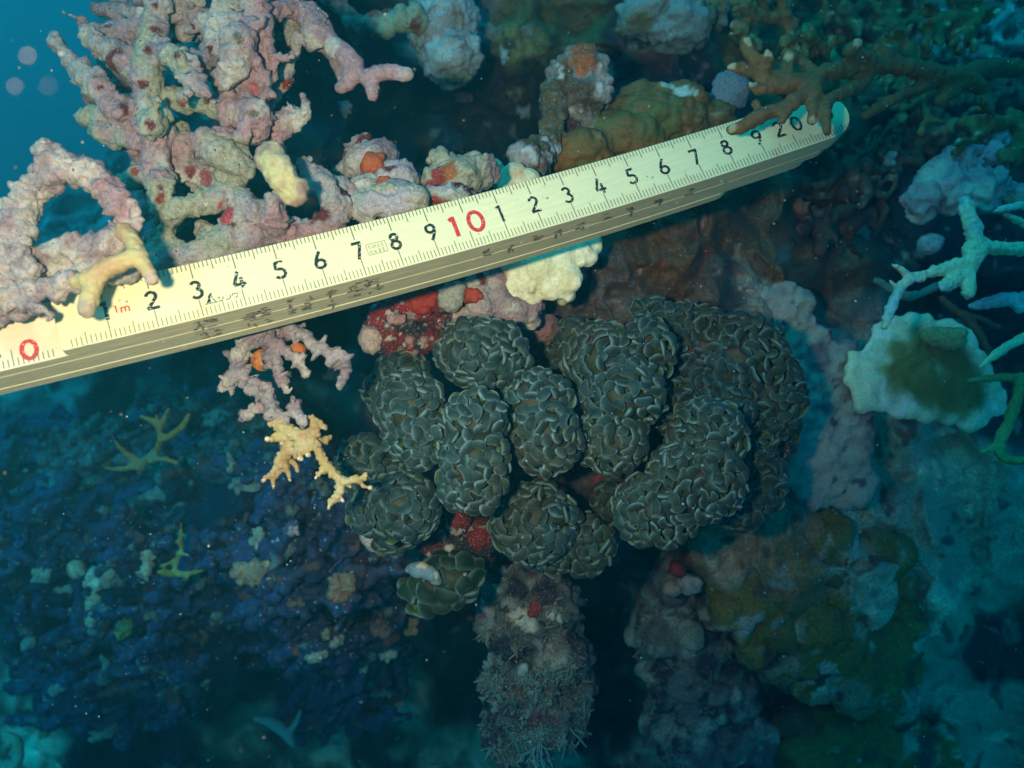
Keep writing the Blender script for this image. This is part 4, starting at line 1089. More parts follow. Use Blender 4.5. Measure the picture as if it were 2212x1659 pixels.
twig([[(1870,850,33,16),(2000,835,33,22),(2180,830,33,30),(2350,820,33.5,34)],[(2190,830,33,34),(2170,950,33,34),(2120,1100,32.8,36),(2060,1230,32.6,38),(2080,1320,32.6,34),(2150,1340,32.7,26),(2300,1340,33,26)],[(2070,1260,32.6,30),(2000,1270,32.6,22),(1950,1295,32.6,14)]],'olive coral with a drooping hooked arm low at the right edge',(.24,.23,.07),(.18,.22,.08),35)
twig([[(1700,340,34,20),(1790,420,34,24),(1900,510,34,26),(1985,650,34,24),(2000,720,34,14)],[(1790,420,34,20),(1900,450,34,18),(2050,520,34.5,20)]],'thin rusty brown branch behind the pale crust plate',(.16,.07,.035),(.12,.06,.03),36)
twig([[(1300,230,33,24),(1500,330,33.5,30),(1680,260,34,24)]],'dull green twig behind the long curved staghorn arm',(.10,.20,.16),(.10,.16,.12),37)
# crust plate: pale rim, olive centre
plate = slab([(1832,765,.0),(1870,765,.1),(1890,715,.3),(1930,688,.3),(1985,690,.6),(2080,712,.9),(2095,745,.8),(2130,790,1),(2170,850,1.4),(2175,890,1.6),(2110,918,1.0),(2040,905,.7),(1950,888,.3),(1860,880,-.2),(1842,835,-.2)], 36.4, 9, 15, .8, 3)
organic('crust_coral', M_pale, balls=plate, vox=.1, disp=[(1.8,.30,111,'f'),(.5,.04,112,'f'),(.2,.03,113,'r')], smooth=8, seed=22,
        col=paint([((.44,.50,.36),1.2,.15,.2,4),((.62,.60,.50),.7,.3,.1,9)],(.56,.58,.38),[((1975,790),50,(.19,.16,.04)),((2015,820),62,(.15,.13,.03)),((2070,840),64,(.13,.12,.03)),((2030,760),60,(.16,.14,.04)),((2120,850),60,(.13,.12,.03)),((1950,750),30,(.2,.17,.05)),((2090,790),50,(.14,.12,.03))]),
        label='bleached cream crust coral with an olive middle, on silty rock at the right', cat='coral')
chip('coral_fragment',2040,730,36.2,52,24,.3,-8,(.30,.32,.14),'flat olive yellow flake lying on top of the bleached crust coral',seed=41)
# grey sponge folds
gs = [[(1980,460,35,24),(1985,430,35,26),(2010,420,35,26)],[(2000,395,35.5,20),(2040,370,35.3,24),(2080,350,35.2,28),(2130,335,35.4,26)],[(2060,400,35,40),(2100,420,34.8,44),(2150,400,35.2,34),(2180,420,35.4,20)],[(2090,330,36,22),(2120,300,36,20),(2160,310,36,22)],[(2010,400,35.2,26),(2060,430,35,28)]]
organic('folded_sponge', M_pale, gs, vox=.09, disp=[(.9,.3,115,'r'),(.45,.22,116,'p'),(.3,.12,117,'r')], col=paint([((.42,.26,.28),.9,.3,.12,4),((.36,.40,.33),1.0,.1,.2,5)],(.25,.235,.24)), seed=23, label='folded lilac grey sponge mass above the staghorn coral at the right', cat='sponge')
chip('tube_sponge',2008,528,35.5,22,22,.7,30,(.34,.40,.42),'small bluish grey tube sponge knob left of the staghorn coral',cat='sponge',seed=43)
chip('tube_sponge',2165,350,36,18,16,.6,0,(.30,.36,.34),'small grey knob at the right end of the folded sponge',cat='sponge',seed=44)
# knob with orange top and brown crust above the ruler
organic('crusted_outcrop', M_dead, tubes=[[(1215,150,33,26),(1200,200,32.8,30),(1195,250,32.5,24),(1190,300,32.2,22),(1160,340,31.5,34),(1135,360,31,40)],[(1215,150,33,26),(1250,125,33,24),(1285,150,33,26),(1300,200,33,24)],[(1250,150,33.4,50),(1250,200,33.6,60),(1240,260,33.8,60)]], vox=.08,
        disp=[(.9,.15,121,'f'),(.35,.12,122,'b'),(.18,.06,123,'r')], col=paint([((.30,.26,.24),.7,-.05,.15,4),((.10,.07,.03),.9,.15,.15,5),((.45,.42,.40),.35,.38,.08,6)],(.19,.16,.13),[((1250,125),34,(.30,.09,.025)),((1262,140),20,(.45,.11,.03)),((1250,210),34,(.09,.06,.04)),((1230,290),24,(.05,.02,.02))]), seed=24,
        label='upright grey knob with orange crown standing above the 3 and 4 of the ruler', cat='rock')
organic('brown_crust_coral', M_live_far, balls=[ell(1420,260,34.6,120,56,1.4,-6), ell(1330,300,34,110,60,1.2,0), ell(1250,330,33,80,46,1.0,10), ell(1460,220,35,80,40,1.2,0), ell(1520,260,35.5,70,44,1.2,0), ell(1380,210,35,50,30,.8,0)], vox=.1,
        disp=[(1.2,.25,125,'f'),(.5,.10,126,'b'),(.22,.05,127,'b')], col=paint([((.19,.10,.02),1.2,.0,.2,4),((.11,.11,.03),1.4,.2,.15,5),((.30,.18,.09),.5,.42,.06,6)],(.15,.09,.025),[((1475,185),20,(.38,.44,.38)),((1440,180),14,(.36,.42,.34)),((1500,200),10,(.38,.44,.38)),((1310,225),12,(.30,.36,.34))]), seed=25,
        label='broad golden brown crust coral just above the ruler between its 3 and 8', cat='coral')
chip('grey_sponge',1575,200,36,34,42,.35,20,(.17,.19,.21),'blue grey sponge lobe between brown crust and finger coral',cat='sponge',seed=45,rough=2.2)
# crest ledges at the top
organic('rock_ledge', M_dead, tubes=[[(690,-20,40,14),(735,15,40,16),(760,45,40,20),(800,55,40,24),(850,48,40,24),(900,38,40,22)]], vox=.1, disp=DEAD_DISP+[(.6,.15,5,'b')], col=paint([((.30,.34,.22),.9,.1,.15,4),((.20,.05,.03),.7,.25,.1,5)],(.22,.16,.13)), seed=26,
        label='crooked rusty ledge with pale top edge at the top of the dark hollow', cat='rock')
organic('pale_rock', M_dead, balls=[ell(960,60,42,70,90,2.0,0), ell(980,120,41.5,60,50,1.6,0), ell(930,20,42.5,50,50,1.5,0)], vox=.13, disp=[(1.4,.4,131,'f'),(.6,.25,132,'r'),(.28,.1,133,'b')], col=paint([((.42,.46,.44),1.2,.0,.2,4),((.22,.12,.12),.6,.34,.08,5),((.28,.26,.12),1.5,.3,.1,6)],(.34,.31,.30)), seed=27,
        label='pale grey mottled rock at the top edge beside the dark hollow', cat='rock')
organic('pale_rock', M_dead, balls=[ell(1400,30,44,60,34,1.5,10), ell(1470,50,44,70,44,1.6,0), ell(1530,20,45,40,40,1.3,0)], vox=.14, disp=[(1.4,.4,134,'f'),(.6,.3,135,'r'),(.28,.1,136,'b')], col=paint([((.20,.16,.06),1.2,.2,.2,4)],(.26,.30,.28)), seed=28,
        label='blue grey knobbly rock at the top edge above the brown crust coral', cat='rock')


# ------------------------------------------------------------------ surface finder: seat things on what is already built
_trees = []
def hit(u, v, lim=200.0, slope=False):
    """distance (cm) to the nearest built surface seen at a picture position"""
    global _trees
    if len(_trees) != len(BVHS):
        for p, f in BVHS[len(_trees):]:
            _trees.append(BVHTree.FromPolygons([Vector(x) for x in p], [tuple(map(int, x)) for x in f]))
    d = Vector(P(u, v, 1.0)); L = d.length; d.normalize()
    best = lim
    for k_, t in enumerate(_trees):
        if slope and k_ != SLOPE_I: continue
        h = t.ray_cast(Vector((0, 0, 0)), d)
        if h[0] is not None: best = min(best, h[3] / L)
    return best

# ------------------------------------------------------------------ mound, ledges and columns
organic('silt_ledge', M_pale, balls=slab([(1575,575,-.2),(1602,580,-.2),(1612,615,0),(1650,645,.1),(1672,628,.2),(1745,636,.3),(1752,655,.3),(1720,668,.3),(1728,690,.3),(1765,715,.4),(1800,745,.7),(1850,770,1.2),(1865,840,1.4),(1870,900,1.4),(1860,960,1.6),(1880,1040,2),(1820,1090,2),(1740,1080,1.4),(1700,1010,1),(1690,880,.8),(1670,760,.5),(1600,700,.2),(1555,660,0)], 36.2, 14, 19, 1.0, 5),
        vox=.12, disp=[(1.8,.35,201,'f'),(.6,.12,202,'r'),(.25,.07,203,'r'),(.12,.03,204,'f')], col=paint([((.16,.11,.12),1.2,.15,.15,4),((.28,.25,.20),1.0,.1,.2,5),((.08,.05,.06),.5,.40,.06,6)],(.30,.25,.225)), seed=30,
        label='beige grey silty rock ledge curving round the right side of the grey coral colony', cat='rock')
SILT, OLV, TAN = (.34,.34,.26), (.15,.105,.02), (.20,.15,.09)
organic('boulder_coral', M_rock, balls=slab([(1545,1165,0),(1640,1130,0),(1760,1120,1.5),(1900,1180,3),(1960,1300,4),(1930,1400,4.5),(1960,1500,5),(1900,1530,5),(1800,1500,3.5),(1700,1460,2),(1610,1380,1),(1570,1290,.3)], 38.5, 30, 38, 1.0, 8), vox=.17,
        smooth=6, disp=[(3.4,1.1,211,'f'),(1.5,.5,212,'r'),(.55,.16,213,'r'),(.25,.09,214,'f')], col=paint([(OLV,3.0,-.2,.15,4),(SILT,2.0,.34,.12,5),((.10,.075,.02),.9,.25,.15,9),((.28,.25,.22),.9,.34,.08,6),((.03,.025,.02),1.2,.42,.05,8)],TAN,[((1870,1250),80,SILT),((1650,1190),60,(.22,.14,.10)),((1700,1225),24,(.26,.22,.22))]), seed=31,
        label='big olive brown boulder coral with grey silt patches at the lower right', cat='coral')
organic('boulder_coral', M_rock, balls=slab([(1700,1600,0),(1760,1540,0),(1900,1545,1),(2020,1580,2),(2080,1680,3),(1900,1740,2),(1720,1720,0)], 45.5, 30, 38, 1.0, 9), vox=.2, smooth=5, disp=[(3.0,.8,215,'f'),(1.2,.35,216,'b'),(.5,.14,217,'r')], col=paint([(SILT,2.0,.34,.12,5),((.05,.04,.03),1.4,.32,.1,6)],OLV), seed=32,
        label='second olive brown boulder coral at the bottom edge, under the bigger one', cat='coral')
def tufts(name, parent, region, n, seed, L=.5, r=.035, colr=(.26,.30,.24), toward=None, dmax=48, stuff=True, branch=5):
    """thread-like algae: bent tapered filaments rooted on the surface seen in region"""
    g = random.Random(seed); V, Fc = [], []
    cl_ = [(g.uniform(region[0], region[2]), g.uniform(region[1], region[3]), g.uniform(5, 16), g.uniform(.5, 1.7)) for _ in range(max(6, n // 22))]
    L0 = L
    for _ in range(n):
        cu_, cv_, cs_, cl_s = g.choice(cl_); L = L0 * cl_s
        u = g.gauss(cu_, cs_); v = g.gauss(cv_, cs_); d = hit(u, v)
        if d > dmax: continue
        root = P(u, v, d + .05)
        nf = g.randint(2, branch)
        base_dir = np.array([g.gauss(0, .8), g.gauss(-.15, .8), g.uniform(.0, .8)]) + (np.array(toward) if toward else 0)
        for _k in range(nf):
            dr = base_dir + np.array([g.gauss(0, .6) for _ in range(3)]); dr /= np.linalg.norm(dr)
            bnd = np.array([g.gauss(0, .5) for _ in range(3)]); ln = L * g.uniform(.4, 1.2); rr = r * g.uniform(.6, 1.4)
            o1 = np.cross(dr, [0, 0, 1.0]); o1 /= np.linalg.norm(o1) + 1e-6; o2 = np.cross(dr, o1)
            b = len(V)
            for i, t in enumerate((0, .35, .7, 1.0)):
                c = root + dr * ln * t + bnd * ln * t * t * 1.3 + np.array([g.gauss(0, .07) for _ in range(3)]) * ln; q = rr * (1.2 - t * .5) * g.uniform(.6, 1.5)
                for a in range(4): V.append(c + q * (math.cos(a * math.pi / 2) * o1 + math.sin(a * math.pi / 2) * o2))
            for i in range(3):
                for a in range(4): Fc.append((b + i * 4 + a, b + i * 4 + (a + 1) % 4, b + i * 4 + 4 + (a + 1) % 4, b + i * 4 + 4 + a))
            Fc.append((b + 12, b + 13, b + 14, b + 15))
    if not V: return
    V = np.array(V)
    col = np.array(colr) * (1 + .35 * noise(V, .8, seed))[:, None]
    me, og = new_mesh(name, V, np.array(Fc), col, [M_pale], smooth=True)
    o = link(name, me, og, parent)
    if stuff: tag(o, kind='stuff')
    return o
pil = thing('rock_pillar', P(1150, 1600, 38), 'rock pillar bristling with pale thread algae at the bottom, below the grey coral colony', 'rock')
organic('rock_body', M_dead, balls=[ell(1110,1265,35.4,64,40,1.2,0), ell(1180,1290,35.6,60,52,1.3,0), ell(1130,1340,35.8,86,70,1.4,0), ell(1190,1400,36,66,70,1.4,0), ell(1140,1470,36.2,90,80,1.5,0), ell(1170,1540,36.8,92,70,1.5,0), ell(1110,1590,37.6,60,40,1.2,0), ell(1215,1490,37,50,60,1.2,0)], vox=.12,
        disp=[(1.5,.5,231,'f'),(.6,.35,232,'r'),(.35,.3,234,'s'),(.3,.16,233,'b')], parent=pil, seed=35,
        col=paint([((.22,.21,.18),.8,.2,.1,4),((.03,.02,.03),1.1,.12,.12,5),((.13,.05,.05),.8,.3,.1,6)],(.075,.075,.068),[((1128,1319),22,(.46,.44,.34)),((1148,1340),18,(.44,.42,.33)),((1068,1262),22,(.40,.36,.28)),((1209,1420),42,(.26,.25,.19)),((1152,1312),16,(.25,.02,.015)),((1195,1340),20,(.42,.42,.35)),((1114,1425),44,(.012,.014,.02)),((1130,1290),36,(.015,.012,.02)),((1114,1501),18,(.18,.04,.03))]))  # near-black spots paint in the shade of hollows
tufts('thread_algae', pil, (1050,1420,1262,1640), 1500, 5, L=.12, r=.042, colr=(.13,.17,.14))
tufts('thread_algae', pil, (1045,1230,1240,1440), 130, 6, L=.2, r=.035, colr=(.20,.18,.14))
tufts('thread_algae', pil, (1060,1585,1240,1640), 70, 7, L=.42, r=.04, colr=(.13,.20,.18), toward=(0,-1.3,0))
col2 = thing('rock_column', P(1500, 1620, 46), 'dim mauve and grey rock column between the algae pillar and the olive boulder', 'rock')
organic('rock_body', M_rock, balls=[ell(1450,1260,43,44,60,1.4,0), ell(1430,1360,43.5,60,70,1.6,0), ell(1470,1440,44,80,70,1.7,0), ell(1520,1380,43,50,60,1.4,0), ell(1540,1500,44,90,70,1.7,0), ell(1480,1580,45,90,80,1.8,0), ell(1590,1590,45.5,80,70,1.8,0), ell(1560,1300,42,40,60,1.2,0)], vox=.16,
        disp=[(1.8,.6,241,'f'),(.8,.35,242,'b'),(.4,.18,243,'r')], parent=col2, seed=36,
        col=paint([((.10,.07,.08),1.3,.05,.15,4),((.20,.23,.20),1.5,.16,.1,5),((.03,.02,.03),1.0,.22,.1,6),((.28,.27,.22),.6,.42,.06,7)],(.12,.115,.11)))
tufts('thread_algae', col2, (1390,1300,1640,1650), 600, 8, L=.12, r=.04, colr=(.12,.15,.13), dmax=52)
chip('red_sponge',1464,1232,37.9,15,20,.3,50,(.15,.010,.008),'dark red sponge knob beside the top of the dim rock column',cat='sponge',seed=47,rough=2.2,mat=M_sponge)
chip('coral_fragment',1490,1262,38,30,24,.5,-20,(.26,.24,.22),'ragged grey rubble just under the dark red sponge knob near the boulder',seed=48,rough=2.2)
chip('coral_fragment',1452,1275,38,18,16,.4,-10,(.30,.20,.17),'small pinkish rubble left of the ragged grey one under the red knob',seed=49,rough=2.2)
chip('coral_fragment',1490,1370,40,24,34,.5,20,(.24,.24,.19),'pale knob standing on the dim rock column left of the olive boulder',seed=50,rough=2.2)

# red and white crusted rubble under the colony
organic('red_sponge_rock', M_dead, balls=[ell(960,1175,31.5,70,36,.9,-10), ell(1030,1160,31.2,46,34,.8,20), ell(992,1122,30.6,24,30,.6,0), ell(1000,1210,32,60,30,.8,10)], tubes=[[(930,1180,31,12),(945,1165,30.8,14),(960,1175,30.8,12)]], vox=.08, disp=[(.8,.2,251,'f'),(.35,.14,252,'r'),(.15,.06,253,'b')],
        col=paint([((.02,.015,.02),.9,.02,.12,5),((.40,.34,.28),.34,.32,.05,8)],(.11,.01,.012),[((992,1122),26,(.17,.010,.010)),((1050,1166),30,(.18,.010,.010)),((940,1162),14,(.26,.02,.015)),((970,1190),12,(.42,.38,.32))]), seed=37,
        label='rock with dark red sponge below the gap between the lower grey coral heads', cat='sponge')
chip('coral_fragment',805,1150,29.4,20,32,.4,20,(.40,.34,.30),'cream ragged crust hanging under the lower left grey head',seed=51,rough=1.8)
chip('coral_fragment',778,1110,29.6,14,34,.3,25,(.40,.22,.17),'pinkish brown sliver left of the lower left grey head',seed=52)
gb = organic('sea_squirt', M_pale, tubes=[[(885,1228,29.2,10),(905,1232,29,19),(930,1240,29,17),(945,1255,29.2,10)]], vox=.05, disp=[(.4,.04,5,'f')], col=paint([((.45,.42,.28),.4,.3,.1,5)],(.15,.24,.27)), label='pale bluish glassy sea squirt lying over the small bubble coral', cat='sea squirt')

# ------------------------------------------------------------------ blue black encrusted thicket, lower left
TH_LABEL = ['teal blue branch thicket at the left edge just under the ruler','teal blue thicket of low branches behind the olive branching coral','navy blue crusted branch thicket under the live yellow coral fingers','dark blue thicket of crusted branches in the middle of the lower left slope',
 'deep blue branch thicket at the left edge below the ruler','blackish blue thicket low down beside the sandy hollow','dim violet thicket in the bottom left part of the slope','bluish thicket ridge falling away right of the sandy hollow']
TH_REG = [(-40,900,300,1040),(300,880,600,1030),(560,1010,860,1200),(330,1150,640,1350),(-60,1040,330,1260),(560,1230,880,1440),(20,1300,420,1560),(640,1370,860,1560)]
for k, (u0, v0, u1, v1) in enumerate(TH_REG):
    g = random.Random(60 + k); T_ = []
    for q in range(9):                       # runners that tie the thicket together
        pts_ = []
        hor = q % 2 == 0
        for w_ in range(6):
            f_ = w_ / 5
            u = u0 + (u1 - u0) * (f_ if hor else (q + .5) / 9); v = v1 - (v1 - v0) * ((q + .5) / 9 if hor else f_) + g.gauss(0, 8)
            pts_.append((u, v, min(hit(u, v, slope=True), 75) + .1, g.uniform(9, 13)))
        T_.append(pts_)
    for q in range(42 if k < 2 else 56):
        u, v = g.uniform(u0, u1), g.uniform(v0, v1); d = min(hit(u, v, slope=True), 75) - g.uniform(-.4, 3.4)
        a = math.radians(g.gauss(28, 30)); L_ = g.uniform(22, 70); r = g.uniform(7, 17)
        T_.append([(u - L_ * math.cos(a), v + L_ * math.sin(a), d + g.uniform(-.3, 1.2), r * .8), (u + g.uniform(-10, 10), v + g.uniform(-10, 10), d, r), (u + L_ * math.cos(a), v - L_ * math.sin(a), d + g.uniform(-1.4, .9), r * .55)])
        if g.random() < .5: T_.append([(u, v, d, r * .8), (u + g.uniform(-40, 40), v - g.uniform(10, 50), d - g.uniform(.2, 1.5), r * .5)])
    organic('encrusted_thicket', M_thicket, T_, vox=.14, disp=[(1.3,.22,261+k,'f'),(.5,.16,270+k,'b'),(.25,.09,280+k,'r')], jit=.16, seed=60+k,
            col=paint([((.02,.022,.06) if k > 1 else (.03,.05,.055),1.6,.05,.15,k+4),((.10,.04,.035),1.1,.28,.06,k+9),((.13,.16,.15),1.0,.34,.06,k+12),((.035,.05,.12),2.5,.1,.2,k+20)],(.042,.038,.082) if k > 1 else (.08,.12,.13)),
            label=TH_LABEL[k], cat='coral thicket', group='dark blue branch thickets of the lower left slope')

# olive coral standing in front of the teal distance
organic('staghorn_coral', M_live_far, [[(.35*x,525+.35*y,d,.26*r) for x,y,d,r in t] for t in [[(868,1070,44,14),(950,1105,44,26),(990,1190,44,32),(965,1280,44.5,34),(890,1350,45,36),(820,1330,45,30),(740,1260,44.6,24),(690,1190,44.2,18),(680,1170,44,10)],
   [(1040,1025,43.6,12),(1010,1090,43.8,20),(985,1160,44,26)],[(1165,1060,43.4,16),(1120,1140,43.6,26),(1060,1180,43.8,28),(1000,1210,44,30)],[(1095,1355,43.8,14),(1010,1335,44,28),(930,1340,44.5,34)],
   [(870,1360,45,34),(860,1420,45.4,24)],[(655,1390,44.8,14),(720,1395,45,22),(850,1380,45,26)],[(990,1120,44,20),(960,1060,43.8,12)]]], vox=.1, disp=[(.8,.08,291,'f'),(.3,.05,292,'b')],
   col=paint([((.14,.17,.08),1.2,.1,.2,5)],(.18,.15,.05)), jit=.07, seed=40, label='small olive yellow branching coral standing on the blue slope, left of the yellow fingers', cat='coral')
organic('coral_branch', M_live_far, [[(392,1130,44,3),(390,1160,44.2,5),(392,1195,44.4,6),(370,1215,44.6,5),(345,1222,44.6,3)],[(388,1205,44.4,5),(380,1222,44.6,5),(372,1240,44.7,7)],[(391,1180,44.2,4),(376,1165,43.9,2.5)],[(391,1160,44.2,5),(408,1150,43.8,3)],[(345,1236,44.8,6),(375,1240,44.8,8),(415,1238,44.6,6),(445,1230,44.4,3)],[(360,1238,44.8,6),(350,1222,44.5,3)],[(400,1240,44.6,6),(408,1256,44.6,3)],[(385,1195,44.4,6),(410,1200,44,4)]], vox=.1, disp=[(.4,.06,5,'f')],
   col=paint([((.22,.28,.12),.8,.1,.2,5)],(.17,.18,.04)), seed=41, label='thin yellow green coral twig lying on the dark blue thicket', cat='coral')
RUB = [(217,1250,36,26,10,(.30,.38,.30),'largest ragged pale green rubble lump on the blue thicket'),(200,1300,19,20,0,(.42,.42,.28),'cream rubble knob below the largest pale green lump'),(198,1338,15,16,0,(.38,.40,.30),'lowest rounded cream knob of the pale rubble string'),
 (153,1322,8,15,15,(.62,.60,.45),'bright little cream crescent at the foot of the pale rubble'),(165,1228,17,14,0,(.36,.38,.26),'cream rubble bit left above the largest pale green lump'),(90,1245,24,17,-20,(.26,.32,.24),'dull green grey rubble near the left edge'),
 (150,1272,32,10,12,(.20,.28,.24),'long flat grey green rubble left of the largest lump'),(315,1226,11,40,-28,(.42,.44,.32),'pale stick-like rubble slanting beside the thin yellow green twig'),(556,1156,16,24,10,(.32,.34,.26),'pale grey forked rubble above the tan plate'),
 (546,1236,44,30,12,(.32,.23,.15),'flat tan plate lying on the dark blue thicket'),(738,1268,27,38,-10,(.27,.15,.09),'brown tongue-shaped rubble left of the small bubble coral'),(637,1144,13,12,0,(.36,.30,.36),'little lilac ball sponge on the dark thicket'),
 (706,1372,7,15,-20,(.36,.36,.28),'thin cream flake of the upright pair right of the low cream rubble'),(731,1382,7,13,-25,(.36,.38,.30),'shorter flake of the upright pair near the low cream rubble'),(684,1418,33,10,18,(.34,.34,.25),'low cream elongated rubble at the edge of the thicket'),
 (640,1400,18,24,30,(.22,.10,.06),'rusty fold of rubble beside the low cream elongated one'),(268,1358,17,32,-25,(.12,.20,.06),'greenish upright rubble in the thicket below the pale string'),(225,1582,36,9,35,(.17,.20,.17),'dim grey tube-like rubble near the bottom left'),
 (94,1582,20,9,25,(.26,.26,.18),'short dim cream rubble in the bottom left corner'),(532,1053,38,15,-15,(.17,.24,.24),'blue grey flake under the olive branching coral, right side'),(500,1004,8,24,10,(.20,.22,.18),'slim grey rubble standing left of the lowest yellow finger'),
 (250,1045,38,24,0,(.13,.20,.20),'teal grey lump just below the olive branching coral'),(352,1068,52,17,10,(.11,.19,.19),'wide teal grey slab below the olive branching coral'),(465,903,30,17,25,(.10,.26,.28),'pale teal flake left of the fuzzy dead branch'),
 (728,822,44,27,25,(.34,.22,.20),'pinkish flat rubble behind the fuzzy dead branch'),(888,1351,15,28,20,(.36,.20,.09),'smooth tan oval pebble under the small bubble coral'),(822,1354,20,24,30,(.20,.10,.08),'reddish brown rough pebble left of the tan oval one'),
 (834,1412,20,18,0,(.34,.34,.28),'cream ragged flake below the tan oval pebble'),(784,1442,9,16,15,(.32,.36,.30),'small upright cream flake low on the right thicket ridge'),(727,1387,8,9,0,(.34,.34,.28),'tiny cream crumb between the upright flakes'),
 (862,1523,12,9,20,(.34,.36,.24),'lone pale crumb on the deep blue ridge above the sandy bottom'),(1130,1445,7,11,-20,(.42,.46,.42),'tiny white oval shell in the dark hollow of the algae pillar'),(235,1000,22,10,0,(.20,.24,.20),'grey crumb left of the olive branching coral'),
 (470,1330,16,8,20,(.20,.24,.20),'thin grey chip in the middle of the dark thicket'),(60,1390,16,10,20,(.22,.26,.24),'dull grey chip close to the left edge'),(445,1470,10,18,-15,(.20,.24,.22),'grey sliver low in the dark thicket'),
 (120,1490,18,8,30,(.18,.24,.22),'slanted grey sliver above the bottom left corner'),(640,1300,18,10,20,(.18,.12,.11),'brownish chip below the brown tongue-shaped rubble'),(330,1330,14,9,0,(.22,.22,.18),'dusty chip right of the greenish upright rubble')]
for i, (u, v, a, b, rot, c, lab) in enumerate(RUB):
    d = hit(u, v) - .12
    g_ = random.Random(i); tb = [[(u + g_.uniform(-.3,.3)*a, v + g_.uniform(-.3,.3)*b, d, min(a,b)*.35), (u + math.cos(q)*a*1.05, v + math.sin(q)*b*1.05, d - g_.uniform(0,.3), min(a,b)*.16)] for q in [g_.uniform(0,6.28) for _ in range(3)]]
    organic('coral_fragment', M_dead, tb, [ell(u,v,d,a*.85,b*.85,a*d/F*.25,rot), ell(u+a*.45,v-b*.35,d-.1,a*.4,b*.45,.2,rot+30), ell(u-a*.4,v+b*.3,d,a*.35,b*.4,.2,rot-40)], vox=.09, disp=[(.9,.22,i,'f'),(.35,.2,i+50,'r'),(.18,.10,i+90,'b')],
            col=paint([(tuple(x*.6 for x in c),.6,.15,.15,i),(tuple(min(.6,x*1.4) for x in c),.5,.3,.1,i+3)],c), label=lab, cat='rubble piece', group='loose rubble bits on the lower slope', seed=i)
organic('coral_branch', M_live_far, [[(555,1552,70,10),(590,1562,70,14),(622,1590,70,12),(636,1612,70,6)],[(622,1590,70,9),(640,1560,70,8),(650,1530,70,4)]], vox=.2, disp=[(1,.15,5,'f')], col=paint([],(.10,.30,.30)), label='dim teal V-shaped dead branch lying on the sandy hollow floor', cat='coral')
organic('coral_branch', M_live_far, [[(15,1585,60,8),(38,1605,60,12),(42,1635,60,10),(30,1665,60,6)]], vox=.2, disp=[(1,.1,5,'f')], col=paint([],(.20,.32,.22)), label='pale curved piece of branch in the extreme bottom left', cat='coral')

# ------------------------------------------------------------------ background thicket of finger coral, upper right
g = random.Random(99)
BG = [(1690,60,'dull olive finger coral thicket behind the forked brown branches, at the top edge'),(1800,130,'murky olive coral clump right above the long brown branch'),(1930,50,'dim olive green coral clump at the top edge near the corner'),(2080,90,'greenish grey coral clump in the upper right corner'),
 (2180,190,'dark brown clump at the right edge below the corner'),(2010,300,'rusty brown clump right of the ruler end'),(1870,360,'brown knobbly clump just below the ruler end'),(1800,480,'deep brown clump under the far end of the ruler'),(2190,90,'teal grey clump in the very corner'),(1930,200,'brown clump under the end of the long brown branch')]
for k, (u, v, lab) in enumerate(BG):
    T_ = []
    T_.append([(u + dx, v + dy, min(hit(u + dx, v + dy, slope=True), 60) - .3, 15) for dx, dy in ((-70, 20), (-20, -10), (30, 15), (80, -20))])
    T_.append([(u + dx, v + dy, min(hit(u + dx, v + dy, slope=True), 60) - .3, 14) for dx, dy in ((-30, 60), (-20, -10), (20, -60))])
    for q in range(22):
        x, y = u + g.gauss(0, 55), v + g.gauss(0, 40); d = min(hit(x, y), 60) - g.uniform(.3, 2.0); a = math.radians(g.gauss(200, 60)); L_ = g.uniform(40, 100); r = g.uniform(8, 15)
        T_.append([(x, y, d + .6, r), (x + L_ * .6 * math.cos(a), y + L_ * .6 * math.sin(a), d, r * .95), (x + L_ * math.cos(a + .4), y + L_ * math.sin(a + .4), d - g.uniform(.4, 1.2), r * .6)])
    c = [tuple(1.5 * q for q in w) for w in [(.10,.085,.03),(.12,.08,.03),(.09,.10,.04),(.13,.16,.12),(.09,.05,.03),(.10,.04,.02),(.09,.04,.02),(.07,.03,.018),(.12,.17,.15),(.10,.055,.025)]][k]
    organic('finger_coral_clump', M_live_far, T_, vox=.15, disp=[(1.2,.2,k,'f'),(.5,.12,k+5,'b')], jit=.08, seed=k+90, col=paint([(tuple(x*.5 for x in c),1.5,.1,.2,k),(tuple(x*2.4 for x in c),.8,.34,.08,k+4)],c), label=lab, cat='coral clump', group='dim finger coral clumps of the upper right')

